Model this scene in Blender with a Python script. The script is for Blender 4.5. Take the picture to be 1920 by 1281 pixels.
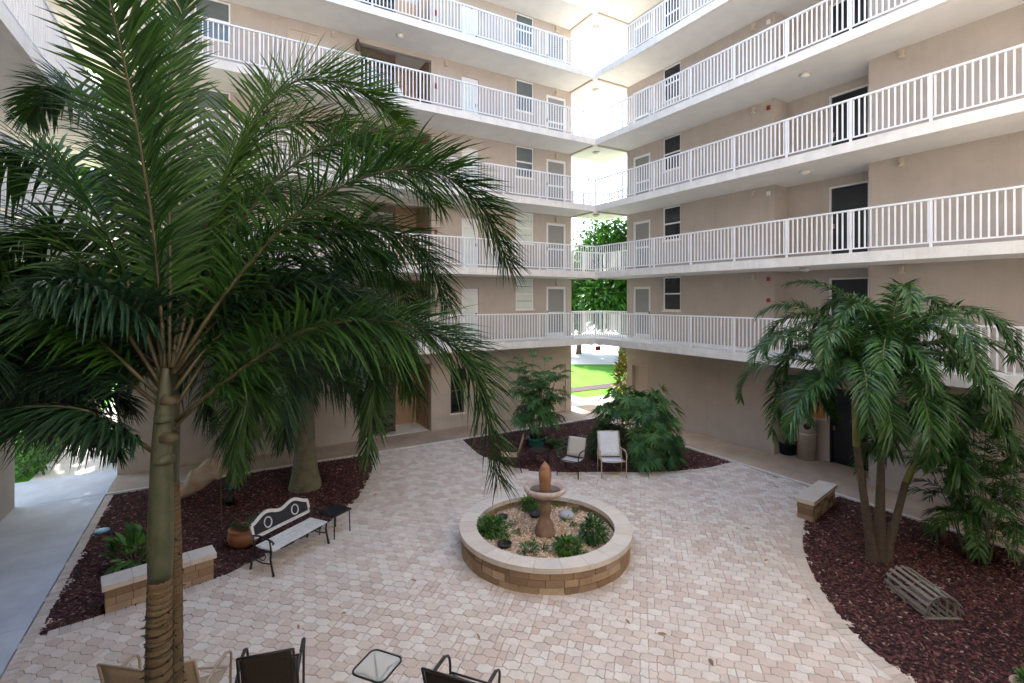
import bpy, math, random
from mathutils import Vector, Matrix
rng = random.Random(11)
S = bpy.context.scene; C = S.collection
PI = math.pi; rad = math.radians
for o in list(bpy.data.objects): bpy.data.objects.remove(o)

# ---------------------------------------------------------------- camera, sky, sun, exposure
FPX, CAMH, CU, CV = 932.0, 4.75, 960.0, 562.0      # focal length in photo pixels, eye height, principal column, horizon row
YAW = math.atan2(550, FPX)
FW = Vector((math.sin(YAW), math.cos(YAW), 0)); RT = Vector((math.cos(YAW), -math.sin(YAW), 0))
cd = bpy.data.cameras.new('camera'); cam = bpy.data.objects.new('camera', cd); C.objects.link(cam)
cd.sensor_width = 36; cd.lens = FPX / 1920 * 36; cd.shift_y = -(640.5 - CV) / 1920
cd.clip_start = 0.05; cd.clip_end = 2000
cam.location = (0, 0, CAMH); cam.rotation_euler = (PI / 2, 0, -YAW)
S.camera = cam
SUN_AZ, SUN_EL = rad(0), rad(40)                    # azimuth from +Y towards +X
W = bpy.data.worlds.new('World'); S.world = W; W.use_nodes = True
wn = W.node_tree.nodes; wl = W.node_tree.links
sky = wn.new('ShaderNodeTexSky'); sky.sky_type = 'NISHITA'; sky.sun_disc = False
sky.sun_elevation = SUN_EL; sky.sun_rotation = SUN_AZ
sky.air_density = 1.0; sky.dust_density = 1.5; sky.ozone_density = 0.6
wn['Background'].inputs['Strength'].default_value = 0.15
wl.new(sky.outputs[0], wn['Background'].inputs['Color'])
sd = bpy.data.lights.new('sun', 'SUN'); sun = bpy.data.objects.new('sun', sd); C.objects.link(sun)
sd.energy = 4.5; sd.angle = rad(0.6); sd.color = (1, .95, .86)
sv = Vector((math.sin(SUN_AZ) * math.cos(SUN_EL), math.cos(SUN_AZ) * math.cos(SUN_EL), math.sin(SUN_EL)))
sun.location = sv * 60; sun.rotation_euler = sv.to_track_quat('Z', 'Y').to_euler()
vs = S.view_settings; vs.view_transform = 'Standard'; vs.look = 'None'; vs.gamma = 1; vs.exposure = 2.62
S.render.resolution_x = 1024; S.render.resolution_y = 683
S.cycles.max_bounces = 8; S.cycles.diffuse_bounces = 5; S.cycles.transparent_max_bounces = 8

def ray(u, v): return FW + RT * ((u - CU) / FPX) + Vector((0, 0, -(v - CV) / FPX))
def at(u, v, dep): return Vector((0, 0, CAMH)) + ray(u, v) * dep
def depth_of(p): return FW.dot(Vector(p))

# ---------------------------------------------------------------- materials
def srgb(r, g, b):
    f = lambda c: (c / 12.92 if c <= .04045 else ((c + .055) / 1.055) ** 2.4)
    return (f(r / 255), f(g / 255), f(b / 255), 1)
def mat(name, cols, rough=.6, nscale=3, mode='noise', bump=0, bscale=40, metal=0, spec=.4, transl=0, dirt=0, alpha=1, ramp=None, streak=0):
    m = bpy.data.materials.new(name); m.use_nodes = True
    n = m.node_tree.nodes; l = m.node_tree.links; b = n['Principled BSDF']
    b.inputs['Roughness'].default_value = rough; b.inputs['Metallic'].default_value = metal
    b.inputs['Specular IOR Level'].default_value = spec
    tc = n.new('ShaderNodeTexCoord')
    cols = [tuple(c) + ((1,) if len(c) == 3 else ()) for c in (cols if isinstance(cols, list) else [cols])]
    if len(cols) == 1 and not dirt:
        b.inputs['Base Color'].default_value = cols[0]; out = None
    else:
        if len(cols) == 1: cols = cols * 2
        if mode == 'noise':
            t = n.new('ShaderNodeTexNoise'); t.inputs['Scale'].default_value = nscale; t.inputs['Detail'].default_value = 5
            l.new(tc.outputs['Object'], t.inputs['Vector']); fac = t.outputs['Fac']
        elif mode == 'attr':
            t = n.new('ShaderNodeAttribute'); t.attribute_name = 'rnd'; fac = t.outputs['Fac']
        else:
            t = n.new('ShaderNodeObjectInfo'); fac = t.outputs['Random']
        r = n.new('ShaderNodeValToRGB'); l.new(fac, r.inputs['Fac'])
        e = r.color_ramp.elements
        lo, hi = (.3, .7) if mode == 'noise' else (0, 1)
        for i, c in enumerate(cols):
            p = lo + (hi - lo) * i / (len(cols) - 1)
            if ramp: p = ramp[i]
            if i < 2: e[i].position = p; e[i].color = c
            else: k = e.new(p); k.color = c
        out = r.outputs['Color']
        if dirt:
            t2 = n.new('ShaderNodeTexNoise'); t2.inputs['Scale'].default_value = nscale * (1 if mode == 'noise' else .6); t2.inputs['Detail'].default_value = 8; t2.inputs['Roughness'].default_value = .7
            l.new(n.new('ShaderNodeNewGeometry').outputs['Position'], t2.inputs['Vector'])
            mr = n.new('ShaderNodeMapRange'); mr.inputs[1].default_value = .35; mr.inputs[2].default_value = .7
            mr.inputs[3].default_value = 1 - dirt; mr.inputs[4].default_value = 1 + dirt * .3
            l.new(t2.outputs['Fac'], mr.inputs[0])
            mx = n.new('ShaderNodeVectorMath'); mx.operation = 'SCALE'; l.new(out, mx.inputs[0]); l.new(mr.outputs[0], mx.inputs['Scale'])
            out = mx.outputs[0]
        if streak:                                   # rain streaks running down the wall
            mp = n.new('ShaderNodeMapping'); mp.inputs['Scale'].default_value = (5, 5, .22); l.new(n.new('ShaderNodeNewGeometry').outputs['Position'], mp.inputs[0])
            t3 = n.new('ShaderNodeTexNoise'); t3.inputs['Scale'].default_value = 1.6; t3.inputs['Detail'].default_value = 6; t3.inputs['Roughness'].default_value = .65; l.new(mp.outputs[0], t3.inputs['Vector'])
            m3 = n.new('ShaderNodeMapRange'); m3.inputs[1].default_value = .52; m3.inputs[2].default_value = .74; m3.inputs[3].default_value = 1; m3.inputs[4].default_value = 1 - streak; l.new(t3.outputs['Fac'], m3.inputs[0])
            mx = n.new('ShaderNodeVectorMath'); mx.operation = 'SCALE'; l.new(out, mx.inputs[0]); l.new(m3.outputs[0], mx.inputs['Scale']); out = mx.outputs[0]
        l.new(out, b.inputs['Base Color'])
    if bump:
        t = n.new('ShaderNodeTexNoise'); t.inputs['Scale'].default_value = bscale; t.inputs['Detail'].default_value = 4
        l.new(n.new('ShaderNodeNewGeometry').outputs['Position'], t.inputs['Vector'])
        bp = n.new('ShaderNodeBump'); bp.inputs['Strength'].default_value = bump; bp.inputs['Distance'].default_value = .02
        l.new(t.outputs['Fac'], bp.inputs['Height']); l.new(bp.outputs[0], b.inputs['Normal'])
    if transl:
        tr = n.new('ShaderNodeBsdfTranslucent'); mxs = n.new('ShaderNodeMixShader'); mxs.inputs[0].default_value = transl
        if out: l.new(out, tr.inputs['Color'])
        else: tr.inputs['Color'].default_value = cols[0]
        l.new(b.outputs[0], mxs.inputs[1]); l.new(tr.outputs[0], mxs.inputs[2]); l.new(mxs.outputs[0], n['Material Output'].inputs['Surface'])
    if alpha < 1: b.inputs['Alpha'].default_value = alpha
    return m
M = {}
M['stucco'] = mat('stucco', [(.465, .405, .357), (.495, .433, .382)], .9, 1.5, bump=.35, bscale=55, spec=.2, dirt=.05, streak=.06)
M['ceiling'] = mat('ceiling', [(.76, .73, .67), (.82, .79, .73)], .9, 2, bump=.3, bscale=30, spec=.2)
M['fascia'] = mat('fascia', [(.76, .72, .66), (.83, .79, .73)], .85, 3, bump=.15, bscale=50, spec=.2, dirt=.06, streak=.12)
M['white'] = mat('white_paint', [(.80, .81, .82), (.86, .86, .86)], .4, 4)
M['doorw'] = mat('door_white', [(.72, .73, .74)], .45)
M['beige_door'] = mat('beige_door', [(.50, .42, .35), (.53, .45, .37)], .6, 2)
M['dark_door'] = mat('dark_door', [(.010, .010, .013), (.018, .017, .02)], .35, 2)
M['glass_dark'] = mat('glass_dark', [(.012, .014, .018), (.03, .03, .035)], .08, 1.2, spec=.6)
M['glass_grey'] = mat('glass_grey', [(.10, .125, .135), (.16, .185, .19)], .1, 1.5, spec=.6)
M['louvre'] = mat('louvre', [(.60, .66, .62), (.68, .73, .69)], .35, 4)
M['tan_wall'] = mat('tan_wall', [(.36, .24, .155), (.42, .285, .19)], .8, 2)
M['brown'] = mat('brown', [(.06, .04, .03), (.10, .07, .05)], .6, 8)
M['brass'] = mat('handle_metal', [(.35, .30, .22)], .3, metal=1)
M['red'] = mat('red', [(.30, .03, .025)], .4)
M['lamp_beige'] = mat('lamp_beige', [(.55, .48, .38)], .5)
M['lamp_white'] = mat('lamp_white', [(.75, .75, .72)], .3)
M['concrete'] = mat('concrete', [(.41, .305, .22), (.48, .37, .275)], .75, 1.2, bump=.15, bscale=80, dirt=.12)
M['concrete_out'] = mat('concrete_out', [(.50, .47, .43), (.58, .55, .51)], .8, 1.2, bump=.15, bscale=60, dirt=.1)
M['curb'] = mat('curb', [(.62, .56, .50), (.70, .65, .59)], .8, 5, bump=.1, dirt=.1)
PAV = [(.565, .44, .36), (.62, .505, .42), (.66, .555, .47), (.69, .605, .52), (.72, .65, .565)]
M['paver_obj'] = mat('paver_obj', PAV, .8, 5, 'obj', bump=.25, bscale=120, dirt=.14)
M['paver'] = mat('paver', PAV, .8, 5, 'attr', bump=.25, bscale=120, dirt=.14)
M['border'] = mat('border', [(.50, .42, .35), (.63, .55, .47), (.58, .47, .40)], .8, 5, 'attr', bump=.25, bscale=120, dirt=.12)
M['sand'] = mat('joint_sand', [(.33, .265, .22), (.40, .33, .28)], .95, 20)
M['soil'] = mat('soil', [(.018, .009, .009), (.035, .016, .016)], .95, 12, bump=.6, bscale=40)
M['mulch'] = mat('mulch', [(.032, .010, .010), (.08, .024, .022), (.115, .04, .036), (.19, .085, .066), (.38, .29, .24)], .85, 5, 'attr', ramp=[0, .35, .7, .94, 1])
BLK = [(.24, .145, .085), (.37, .245, .15), (.48, .34, .215), (.29, .175, .105), (.55, .42, .28)]
M['block'] = mat('block', BLK, .9, 6, 'obj', bump=.6, bscale=60, dirt=.2)
M['cap'] = mat('cap_stone', [(.58, .49, .40), (.66, .58, .49), (.60, .53, .46)], .85, 6, 'obj', bump=.3, bscale=60, dirt=.12)
M['fount'] = mat('fountain_stone', [(.22, .135, .095), (.33, .215, .155)], .8, 6, bump=.3, bscale=50, dirt=.2)
M['bowl'] = mat('bowl_stone', [(.42, .30, .25), (.56, .45, .39)], .8, 7, bump=.3, bscale=50, dirt=.15)
M['urn'] = mat('urn', [(.25, .12, .06), (.34, .175, .09)], .6, 8, bump=.1)
M['gravel'] = mat('gravel', [(.25, .15, .09), (.48, .32, .21), (.60, .45, .33), (.70, .60, .50)], .8, 5, 'attr')
M['terracotta'] = mat('terracotta', [(.34, .13, .06), (.42, .18, .085)], .55, 6, bump=.1, dirt=.15)
M['teal'] = mat('teal_glaze', [(.015, .075, .065), (.03, .11, .09)], .2, 6)
M['darkpot'] = mat('dark_pot', [(.03, .025, .025), (.06, .05, .045)], .5, 6)
def leafmat(name, cols, tr=.25, rough=.48): return mat(name, cols, rough, 5, 'attr', spec=.4, transl=tr)
M['leaf_palm'] = leafmat('leaf_palm', [(.010, .036, .006), (.020, .064, .009), (.038, .10, .013), (.08, .165, .022)])
M['leaf_palm2'] = leafmat('leaf_palm2', [(.010, .032, .010), (.019, .052, .013), (.035, .078, .016), (.10, .10, .025)])
M['leaf_dark'] = leafmat('leaf_dark', [(.012, .036, .016), (.020, .055, .022), (.032, .080, .030)])
M['leaf_ado'] = leafmat('leaf_ado', [(.008, .036, .008), (.017, .064, .012), (.036, .11, .017), (.08, .165, .028)], .2, .33)
M['leaf_fan'] = leafmat('leaf_fan', [(.015, .06, .016), (.035, .11, .026), (.075, .18, .038), (.18, .28, .06)], .2, .4)
M['leaf_bamboo'] = leafmat('leaf_bamboo', [(.035, .11, .035), (.060, .17, .050), (.10, .22, .06)], .25)
M['leaf_shrub'] = leafmat('leaf_shrub', [(.035, .10, .015), (.070, .18, .022), (.12, .25, .03)], .25)
M['leaf_tree'] = leafmat('leaf_tree', [(.02, .075, .008), (.04, .13, .012), (.07, .19, .02)], .2)
M['leaf_croton'] = leafmat('leaf_croton', [(.10, .13, .02), (.25, .24, .03), (.16, .10, .03)], .2)
M['rib'] = mat('palm_rib', [(.05, .042, .02), (.085, .065, .03)], .5, 8)
M['petiole'] = mat('petiole', [(.10, .12, .04), (.17, .16, .06)], .5, 8)
M['crownshaft'] = mat('crownshaft', [(.05, .062, .03), (.078, .088, .05), (.10, .095, .06)], .5, 7, bump=.15, bscale=40, streak=.45, dirt=.15)
M['crownshaft_y'] = mat('crownshaft_yellow', [(.15, .17, .04), (.22, .22, .06)], .45, 9)
M['trunk_tan'] = mat('trunk_tan', [(.085, .055, .03), (.15, .10, .055), (.10, .08, .05)], .85, 9, bump=.3, bscale=70)
M['trunk_grey'] = mat('trunk_grey', [(.06, .043, .032), (.095, .07, .052), (.065, .058, .04)], .85, 9, bump=.3, bscale=50)
M['trunk_green'] = mat('trunk_green', [(.10, .105, .065), (.16, .15, .095), (.20, .17, .115)], .85, 5, bump=.3, bscale=40)
M['scar'] = mat('leaf_scar', [(.045, .03, .02), (.08, .055, .035)], .9, 20)
M['cane'] = mat('cane', [(.10, .12, .05), (.16, .16, .08)], .6, 10)
M['husk'] = mat('husk', [(.05, .035, .022), (.10, .08, .045)], .9, 14)
M['bark'] = mat('bark', [(.09, .07, .05), (.15, .12, .09)], .95, 8, bump=.5, bscale=20)
M['wire'] = mat('wire', [(.008, .02, .012)], .5)
M['iron'] = mat('black_iron', [(.010, .010, .011), (.02, .02, .02)], .45, 9)
M['frame_dark'] = mat('frame_bronze', [(.022, .018, .016), (.035, .028, .024)], .4, 8)
M['frame_tan'] = mat('frame_tan', [(.36, .27, .19), (.42, .33, .24)], .45, 8)
M['sling_dark'] = mat('sling_dark', [(.035, .027, .022), (.050, .040, .033)], .8, 60)
M['sling_tan'] = mat('sling_tan', [(.42, .32, .22), (.48, .38, .27)], .8, 40)
M['sling_tan2'] = mat('sling_tan2', [(.48, .28, .15), (.55, .34, .19)], .8, 30)
M['sling_grey'] = mat('sling_grey', [(.45, .41, .36), (.52, .48, .43)], .8, 40)
M['sling_white'] = mat('sling_white', [(.52, .53, .55), (.74, .74, .75)], .75, 40)
M['bench_white'] = mat('bench_white', [(.62, .59, .56), (.72, .69, .67)], .6, 10, dirt=.1)
M['mesh_panel'] = mat('bench_panel', [(.012, .012, .016), (.03, .03, .035)], .6, 60)
M['wood_grey'] = mat('weathered_wood', [(.15, .125, .105), (.25, .22, .19), (.20, .17, .14)], .9, 20, bump=.4, bscale=80)
M['net'] = mat('net', [(.01, .01, .01)], .9)
M['rock'] = mat('driftwood_rock', [(.36, .26, .17), (.50, .40, .30), (.40, .25, .13)], .9, 3, bump=.4, bscale=20)
M['bin'] = mat('bin_plastic', [(.48, .42, .36), (.53, .46, .40)], .5, 5)
M['black'] = mat('black', [(.008, .008, .008)], .5)
M['cork'] = mat('cork', [(.45, .20, .06), (.55, .27, .10)], .9, 40)
M['lawn'] = mat('lawn', [(.055, .19, .012), (.085, .27, .02)], .95, .8, bump=.4, bscale=20, spec=.1)
M['lot'] = mat('pale_paving', [(.60, .585, .55), (.68, .66, .63)], .9, .4)
M['plaster'] = mat('house_plaster', [(.68, .66, .62), (.74, .72, .69)], .9, 1)
M['roof_grey'] = mat('roof_grey', [(.34, .35, .37), (.42, .43, .45)], .9, 2)
M['blue_lid'] = mat('blue_lid', [(.16, .36, .50)], .4)
M['wrap'] = mat('white_sheet', [(.62, .64, .64), (.76, .77, .77)], .6, 9)
def lattice_mat():
    m = bpy.data.materials.new('lattice_screen'); m.use_nodes = True; n = m.node_tree.nodes; l = m.node_tree.links; b = n['Principled BSDF']
    g = n.new('ShaderNodeNewGeometry'); sp = n.new('ShaderNodeSeparateXYZ'); l.new(g.outputs['Position'], sp.inputs[0])
    h = n.new('ShaderNodeMath'); h.operation = 'ADD'; l.new(sp.outputs[0], h.inputs[0]); l.new(sp.outputs[1], h.inputs[1])
    tri = []
    for op in ('ADD', 'SUBTRACT'):
        a = n.new('ShaderNodeMath'); a.operation = op; l.new(h.outputs[0], a.inputs[0]); l.new(sp.outputs[2], a.inputs[1])
        p = n.new('ShaderNodeMath'); p.operation = 'PINGPONG'; p.inputs[1].default_value = .05; l.new(a.outputs[0], p.inputs[0])
        c = n.new('ShaderNodeMath'); c.operation = 'LESS_THAN'; c.inputs[1].default_value = .013; l.new(p.outputs[0], c.inputs[0]); tri.append(c)
    mx = n.new('ShaderNodeMath'); mx.operation = 'MAXIMUM'; l.new(tri[0].outputs[0], mx.inputs[0]); l.new(tri[1].outputs[0], mx.inputs[1])
    c = n.new('ShaderNodeMix'); c.data_type = 'RGBA'; c.inputs['A'].default_value = (.17, .165, .165, 1); c.inputs['B'].default_value = (.36, .35, .345, 1)
    l.new(mx.outputs[0], c.inputs['Factor']); l.new(c.outputs['Result'], b.inputs['Base Color']); b.inputs['Roughness'].default_value = .5
    return m
M['lattice'] = lattice_mat()
def glass_mat():
    m = mat('table_glass', [(.55, .60, .56)], .05, spec=.5); m.node_tree.nodes['Principled BSDF'].inputs['Alpha'].default_value = .45; return m
M['glass'] = glass_mat()
M['concrete_skytint'] = mat('concrete_skytint', [(.46, .495, .55), (.54, .575, .63)], .7, 1.2, bump=.15, bscale=80, dirt=.12)  # left slabs: blue of the sky light put into the concrete colour

# ---------------------------------------------------------------- mesh helpers
class MB:
    def __init__(s): s.v = []; s.f = []; s.r = []
    def face(s, idx, r=0.): s.f.append(idx); s.r.append(r)
    def box(s, x0, x1, y0, y1, z0, z1, r=0.):
        b = len(s.v)
        s.v += [(x0, y0, z0), (x1, y0, z0), (x1, y1, z0), (x0, y1, z0), (x0, y0, z1), (x1, y0, z1), (x1, y1, z1), (x0, y1, z1)]
        for q in ((0, 3, 2, 1), (4, 5, 6, 7), (0, 1, 5, 4), (1, 2, 6, 5), (2, 3, 7, 6), (3, 0, 4, 7)): s.face([b + i for i in q], r)
        return s
    def bar(s, a, b, w, h, r=0., up=(0, 0, 1)):          # box beam from a to b
        a = Vector(a); b = Vector(b); d = (b - a).normalized(); up = Vector(up)
        if abs(d.dot(up)) > .98: up = Vector((0, 1, 0))
        x = d.cross(up).normalized() * w / 2; y = x.cross(d).normalized() * h / 2
        i = len(s.v)
        for p in (a, b):
            for q in (-x - y, x - y, x + y, -x + y): s.v.append(tuple(p + q))
        for q in ((0, 1, 2, 3), (7, 6, 5, 4), (0, 4, 5, 1), (1, 5, 6, 2), (2, 6, 7, 3), (3, 7, 4, 0)): s.face([i + k for k in q], r)
        return s
    def tube(s, pts, rr, n=8, r=0., cap=True, closed=False):
        pts = [Vector(p) for p in pts]; m = len(pts)
        rs = rr if isinstance(rr, (list, tuple)) else [rr] * m
        prev = None; b = len(s.v)
        for i, p in enumerate(pts):
            if closed: t = pts[(i + 1) % m] - pts[i - 1]
            else: t = pts[min(i + 1, m - 1)] - pts[max(i - 1, 0)]
            t = t.normalized() if t.length > 1e-9 else Vector((0, 0, 1))
            if prev is None: x = t.orthogonal().normalized()
            else:
                x = prev - t * prev.dot(t); x = x.normalized() if x.length > 1e-6 else t.orthogonal().normalized()
            prev = x; y = t.cross(x)
            for k in range(n):
                a = 2 * PI * k / n; s.v.append(tuple(p + (x * math.cos(a) + y * math.sin(a)) * rs[i]))
        for i in range(m if closed else m - 1):
            for k in range(n):
                j = (i + 1) % m
                s.face([b + i * n + k, b + i * n + (k + 1) % n, b + j * n + (k + 1) % n, b + j * n + k], r)
        if cap and not closed:
            s.face([b + k for k in range(n)][::-1], r); s.face([b + (m - 1) * n + k for k in range(n)], r)
        return s
    def lathe(s, prof, n=24, c=(0, 0), r=0., cap=True):
        b = len(s.v); m = len(prof)
        for (rr, z) in prof:
            for k in range(n):
                a = 2 * PI * k / n; s.v.append((c[0] + rr * math.cos(a), c[1] + rr * math.sin(a), z))
        for i in range(m - 1):
            for k in range(n): s.face([b + i * n + k, b + i * n + (k + 1) % n, b + (i + 1) * n + (k + 1) % n, b + (i + 1) * n + k], r)
        if cap:
            s.face([b + k for k in range(n)][::-1], r); s.face([b + (m - 1) * n + k for k in range(n)], r)
        return s
    def prism(s, poly, z0, z1, r=0., bev=0.):
        n = len(poly); b = len(s.v)
        cx = sum(p[0] for p in poly) / n; cy = sum(p[1] for p in poly) / n
        s.v += [(x, y, z0) for x, y in poly] + [(x, y, z1 - bev) for x, y in poly]
        rings = 2
        if bev:
            for x, y in poly:
                d = math.hypot(x - cx, y - cy); k = 1 - bev * 1.3 / max(d, .01); s.v.append((cx + (x - cx) * k, cy + (y - cy) * k, z1))
            rings = 3
        for q in range(rings - 1):
            for i in range(n): s.face([b + q * n + i, b + q * n + (i + 1) % n, b + (q + 1) * n + (i + 1) % n, b + (q + 1) * n + i], r)
        s.face([b + (rings - 1) * n + i for i in range(n)], r)
        return s
    def mesh(s, name):
        me = bpy.data.meshes.new(name); me.from_pydata(s.v, [], s.f)
        a = me.attributes.new('rnd', 'FLOAT', 'FACE'); a.data.foreach_set('value', s.r); me.update()
        return me
    def build(s, name, m, parent=None, smooth=False, loc=None, rz=0):
        me = s.mesh(name); me.materials.append(M[m] if isinstance(m, str) else m)
        if smooth: me.polygons.foreach_set('use_smooth', [True] * len(me.polygons))
        return link(name, me, parent, loc, rz)
def link(name, me, parent=None, loc=None, rz=0):
    o = bpy.data.objects.new(name, me); C.objects.link(o)
    if parent: o.parent = parent
    if loc is not None: o.location = loc
    if rz: o.rotation_euler[2] = rz
    return o
def tag(o, label, cat=None, group=None, kind=None):
    o['label'] = label
    if cat: o['category'] = cat
    if group: o['group'] = group
    if kind: o['kind'] = kind
    return o
def thing(name, label, cat, loc=(0, 0, 0), rz=0, group=None):
    o = bpy.data.objects.new(name, None); C.objects.link(o); o.location = loc; o.rotation_euler[2] = rz; o.empty_display_size = .2
    return tag(o, label, cat, group)
def copy_tree(o, parent=None):
    c = o.copy(); C.objects.link(c); c.parent = parent
    for ch in list(o.children): copy_tree(ch, c)
    return c
def inpoly(x, y, P):
    r = False; n = len(P); j = n - 1
    for i in range(n):
        xi, yi = P[i]; xj, yj = P[j]
        if (yi > y) != (yj > y) and x < (xj - xi) * (y - yi) / (yj - yi) + xi: r = not r
        j = i
    return r
def crom(P, n):
    P = [Vector(p) for p in P]; Q = [P[0] * 2 - P[1]] + P + [P[-1] * 2 - P[-2]]; out = []
    m = len(P) - 1
    for i in range(n):
        t = i / (n - 1) * m; k = min(int(t), m - 1); t -= k
        a, b, c, d = Q[k:k + 4]
        out.append(.5 * ((2 * b) + (c - a) * t + (2 * a - 5 * b + 4 * c - d) * t * t + (3 * b - a - 3 * c + d) * t ** 3))
    return out

# ---------------------------------------------------------------- the setting: ground sheets
X0, X1, Y0, Y1 = -2.35, 12.9, -.1, 15.35        # the court between the walkway edges
XL, XR, YF, YN = -4.0, 14.6, 16.9, -1.7          # wall planes behind the walkways
def sheet(name, m, rects, z, label, cat):
    mb = MB()
    for (a, b, c, d) in rects:
        i = len(mb.v); mb.v += [(a, c, z), (b, c, z), (b, d, z), (a, d, z)]; mb.face([i, i + 1, i + 2, i + 3])
    return tag(mb.build(name, m), label, cat, kind='structure')
sheet('lawn', 'lawn', [(-600, 600, -600, 600)], -.07, 'bright green lawn spreading outside the apartment building', 'lawn')
tag(MB().prism([tuple((at(u, 700, d).x, at(u, 700, d).y)) for u, d in ((300, 37), (1900, 37), (2600, 150), (-600, 150))], -.066, -.05).build('parking_lot', 'lot'),
    'pale sunlit paving beyond the lawn', 'paving', kind='structure')
sheet('path', 'concrete_out', [(X1, 15.2, 17.5, 20.4), (15.2, 18.4, 16.5, 19.0), (XL - .3, X0 + .1, 17.5, 60)], -.03,
      'concrete path leading out from the open building corners', 'path')
sheet('planting_bed', 'soil', [(15.0, 24, 20.6, 21.7)], -.04, 'strip of brown mulch between the outside path and the lawn', 'soil')
paving = sheet('courtyard_paving', 'sand', [(X0, X1, Y0, Y1)], -.03, 'pink and cream interlocking pavers covering the courtyard', 'paving')
walk = sheet('walkway', 'sand', [(XL - .6, 15.4, Y1, 17.5), (XL - .6, X0, YN, Y1), (X1, 15.4, YN, Y1), (X0, X1, YN, Y0)], -.012,
             'smooth beige concrete walkway around the courtyard', 'walkway')
def slabs(a, b, c, d, n, along, m='concrete'):
    for i in range(n):
        if along == 'x': q = (a + (b - a) * i / n + .004, a + (b - a) * (i + 1) / n - .004, c + .004, d - .004)
        else: q = (a + .004, b - .004, c + (d - c) * i / n + .004, c + (d - c) * (i + 1) / n - .004)
        MB().box(q[0], q[1], q[2], q[3], -.01, .03).build('slab', m, walk)
slabs(X0, X1, Y1 + .08, YF, 6, 'x'); slabs(XL, X0 - .01, YN, Y1 + .08, 6, 'y', 'concrete_skytint'); slabs(X1 + .08, XR + .75, YN, Y1 + .08, 6, 'y')
slabs(X1, 15.2, Y1 + .08, 17.5, 1, 'x'); slabs(XL - .6, X0, Y1 + .08, 17.5, 1, 'x', 'concrete_skytint'); slabs(X0, X1, YN, Y0, 5, 'x')
tag(MB().box(X0, X1 + .08, Y1, Y1 + .08, -.01, .045).box(X1, X1 + .08, Y0, Y1, -.01, .045).build('kerb', 'curb'),
    'pale concrete kerb along the walkway edge', 'kerb', kind='structure')

BEDS = {
 'left': [(-2.2, 15.33), (3.95, 15.33), (3.83, 14.32), (3.4, 13.2), (2.8, 11.98), (2.1, 11.15), (1.3, 10.5), (.53, 10.11), (-.05, 9.8), (-1.1, 9.6), (-2.2, 9.45)],
 'far': [(12.88, 15.33), (12.88, 9.2), (11.91, 9.24), (11.1, 9.45), (10.04, 9.88), (9.12, 10.45), (8.3, 10.9), (7.55, 11.4), (7.12, 12.1), (6.86, 13.37), (6.97, 14.51), (7.1, 15.33)],
 'right': [(12.88, .0), (7.1, .0), (7.2, 1.8), (7.4, 2.78), (7.75, 3.61), (8.44, 4.4), (9.1, 4.98), (9.78, 5.45), (10.9, 6.02), (11.7, 6.22), (12.88, 6.3)],
 'near': [(-2.2, 6.3), (-1.04, 6.2), (-.34, 6.02), (.78, 5.45), (1.46, 4.98), (2.12, 4.4), (2.8, 3.6), (3.16, 2.8), (3.36, 1.8), (3.46, .0), (-2.2, .0)],
}
BEDLAB = {'left': 'dark red mulch around the stout palm behind the bench', 'far': 'dark red mulch under the fan palm bush by the open corner',
          'right': 'dark red mulch around the clump of three slim palms', 'near': 'dark red mulch under the tall ringed palm'}
FC = (5.4, 7.9)                                     # centre of the round planter
def chips(mb, poly, dens, z0, s0, s1, r, hidden=False):
    xs = [p[0] for p in poly]; ys = [p[1] for p in poly]
    area = (max(xs) - min(xs)) * (max(ys) - min(ys))
    for _ in range(int(area * dens)):
        x = r.uniform(min(xs), max(xs)); y = r.uniform(min(ys), max(ys))
        if not inpoly(x, y, poly): continue
        s = r.uniform(s0, s1); w = s * r.uniform(.35, .7); h = s * r.uniform(.2, .5); a = r.uniform(0, 2 * PI); ca, sa = math.cos(a), math.sin(a)
        z = z0 + r.uniform(0, .018); t = r.uniform(-.4, .4) * s
        b = len(mb.v)
        for (px, py, pz) in ((-s, -w * .4, t), (-s * .2, w, 0), (s, w * .3, -t), (s * .3, -w, 0)):
            mb.v.append((x + px * ca - py * sa, y + px * sa + py * ca, z + max(pz, -.01)))
        mb.v.append((x, y, z + h)); q = r.random() ** 1.1
        for i in range(4): mb.face([b + i, b + (i + 1) % 4, b + 4], q)
for k, P in BEDS.items():
    Q = P if sum(P[i - 1][0] * P[i][1] - P[i][0] * P[i - 1][1] for i in range(len(P))) > 0 else P[::-1]
    soil = MB(); i = len(soil.v); soil.v += [(x, y, .005) for x, y in Q]; soil.face(list(range(len(Q))))
    tag(soil.build('planting_bed', 'soil'), 'bare soil of the planting bed with ' + BEDLAB[k], 'soil', kind='structure')
    mb = MB(); chips(mb, P, 60 if k == 'near' else 820, .008, .018, .042, rng)
    tag(mb.build('mulch', 'mulch'), BEDLAB[k], 'mulch', kind='stuff')
# border course of upright pavers along the curved edges
bmb = MB()
def course(pts, w=.2, step=.115):
    P = crom([(x, y, 0) for x, y in pts], 400); last = P[0]
    for q in P[1:]:
        if (q - last).length >= step:
            t = (q - last).normalized(); nr = Vector((-t.y, t.x, 0)); a = last + t * .004; b = q - t * .004
            bmb.prism([(p.x, p.y) for p in (a, b, b + nr * w, a + nr * w)], -.02, .026 + rng.uniform(0, .003), rng.random(), .006); last = q
course(BEDS['left'][1:]); course(BEDS['far'][1:]); course(BEDS['right'][1:]); course(BEDS['near'][:-1])
for i in range(int((15.3 - 6.3) / .115)):            # straight band beside the left walkway
    y = 6.3 + i * .115; bmb.prism([(X0 + .01, y), (X0 + .15, y), (X0 + .15, y + .107), (X0 + .01, y + .107)], -.02, .028, rng.random(), .006)
bo = bmb.build('border_pavers', 'border', paving); bo['kind'] = 'stuff'
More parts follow.
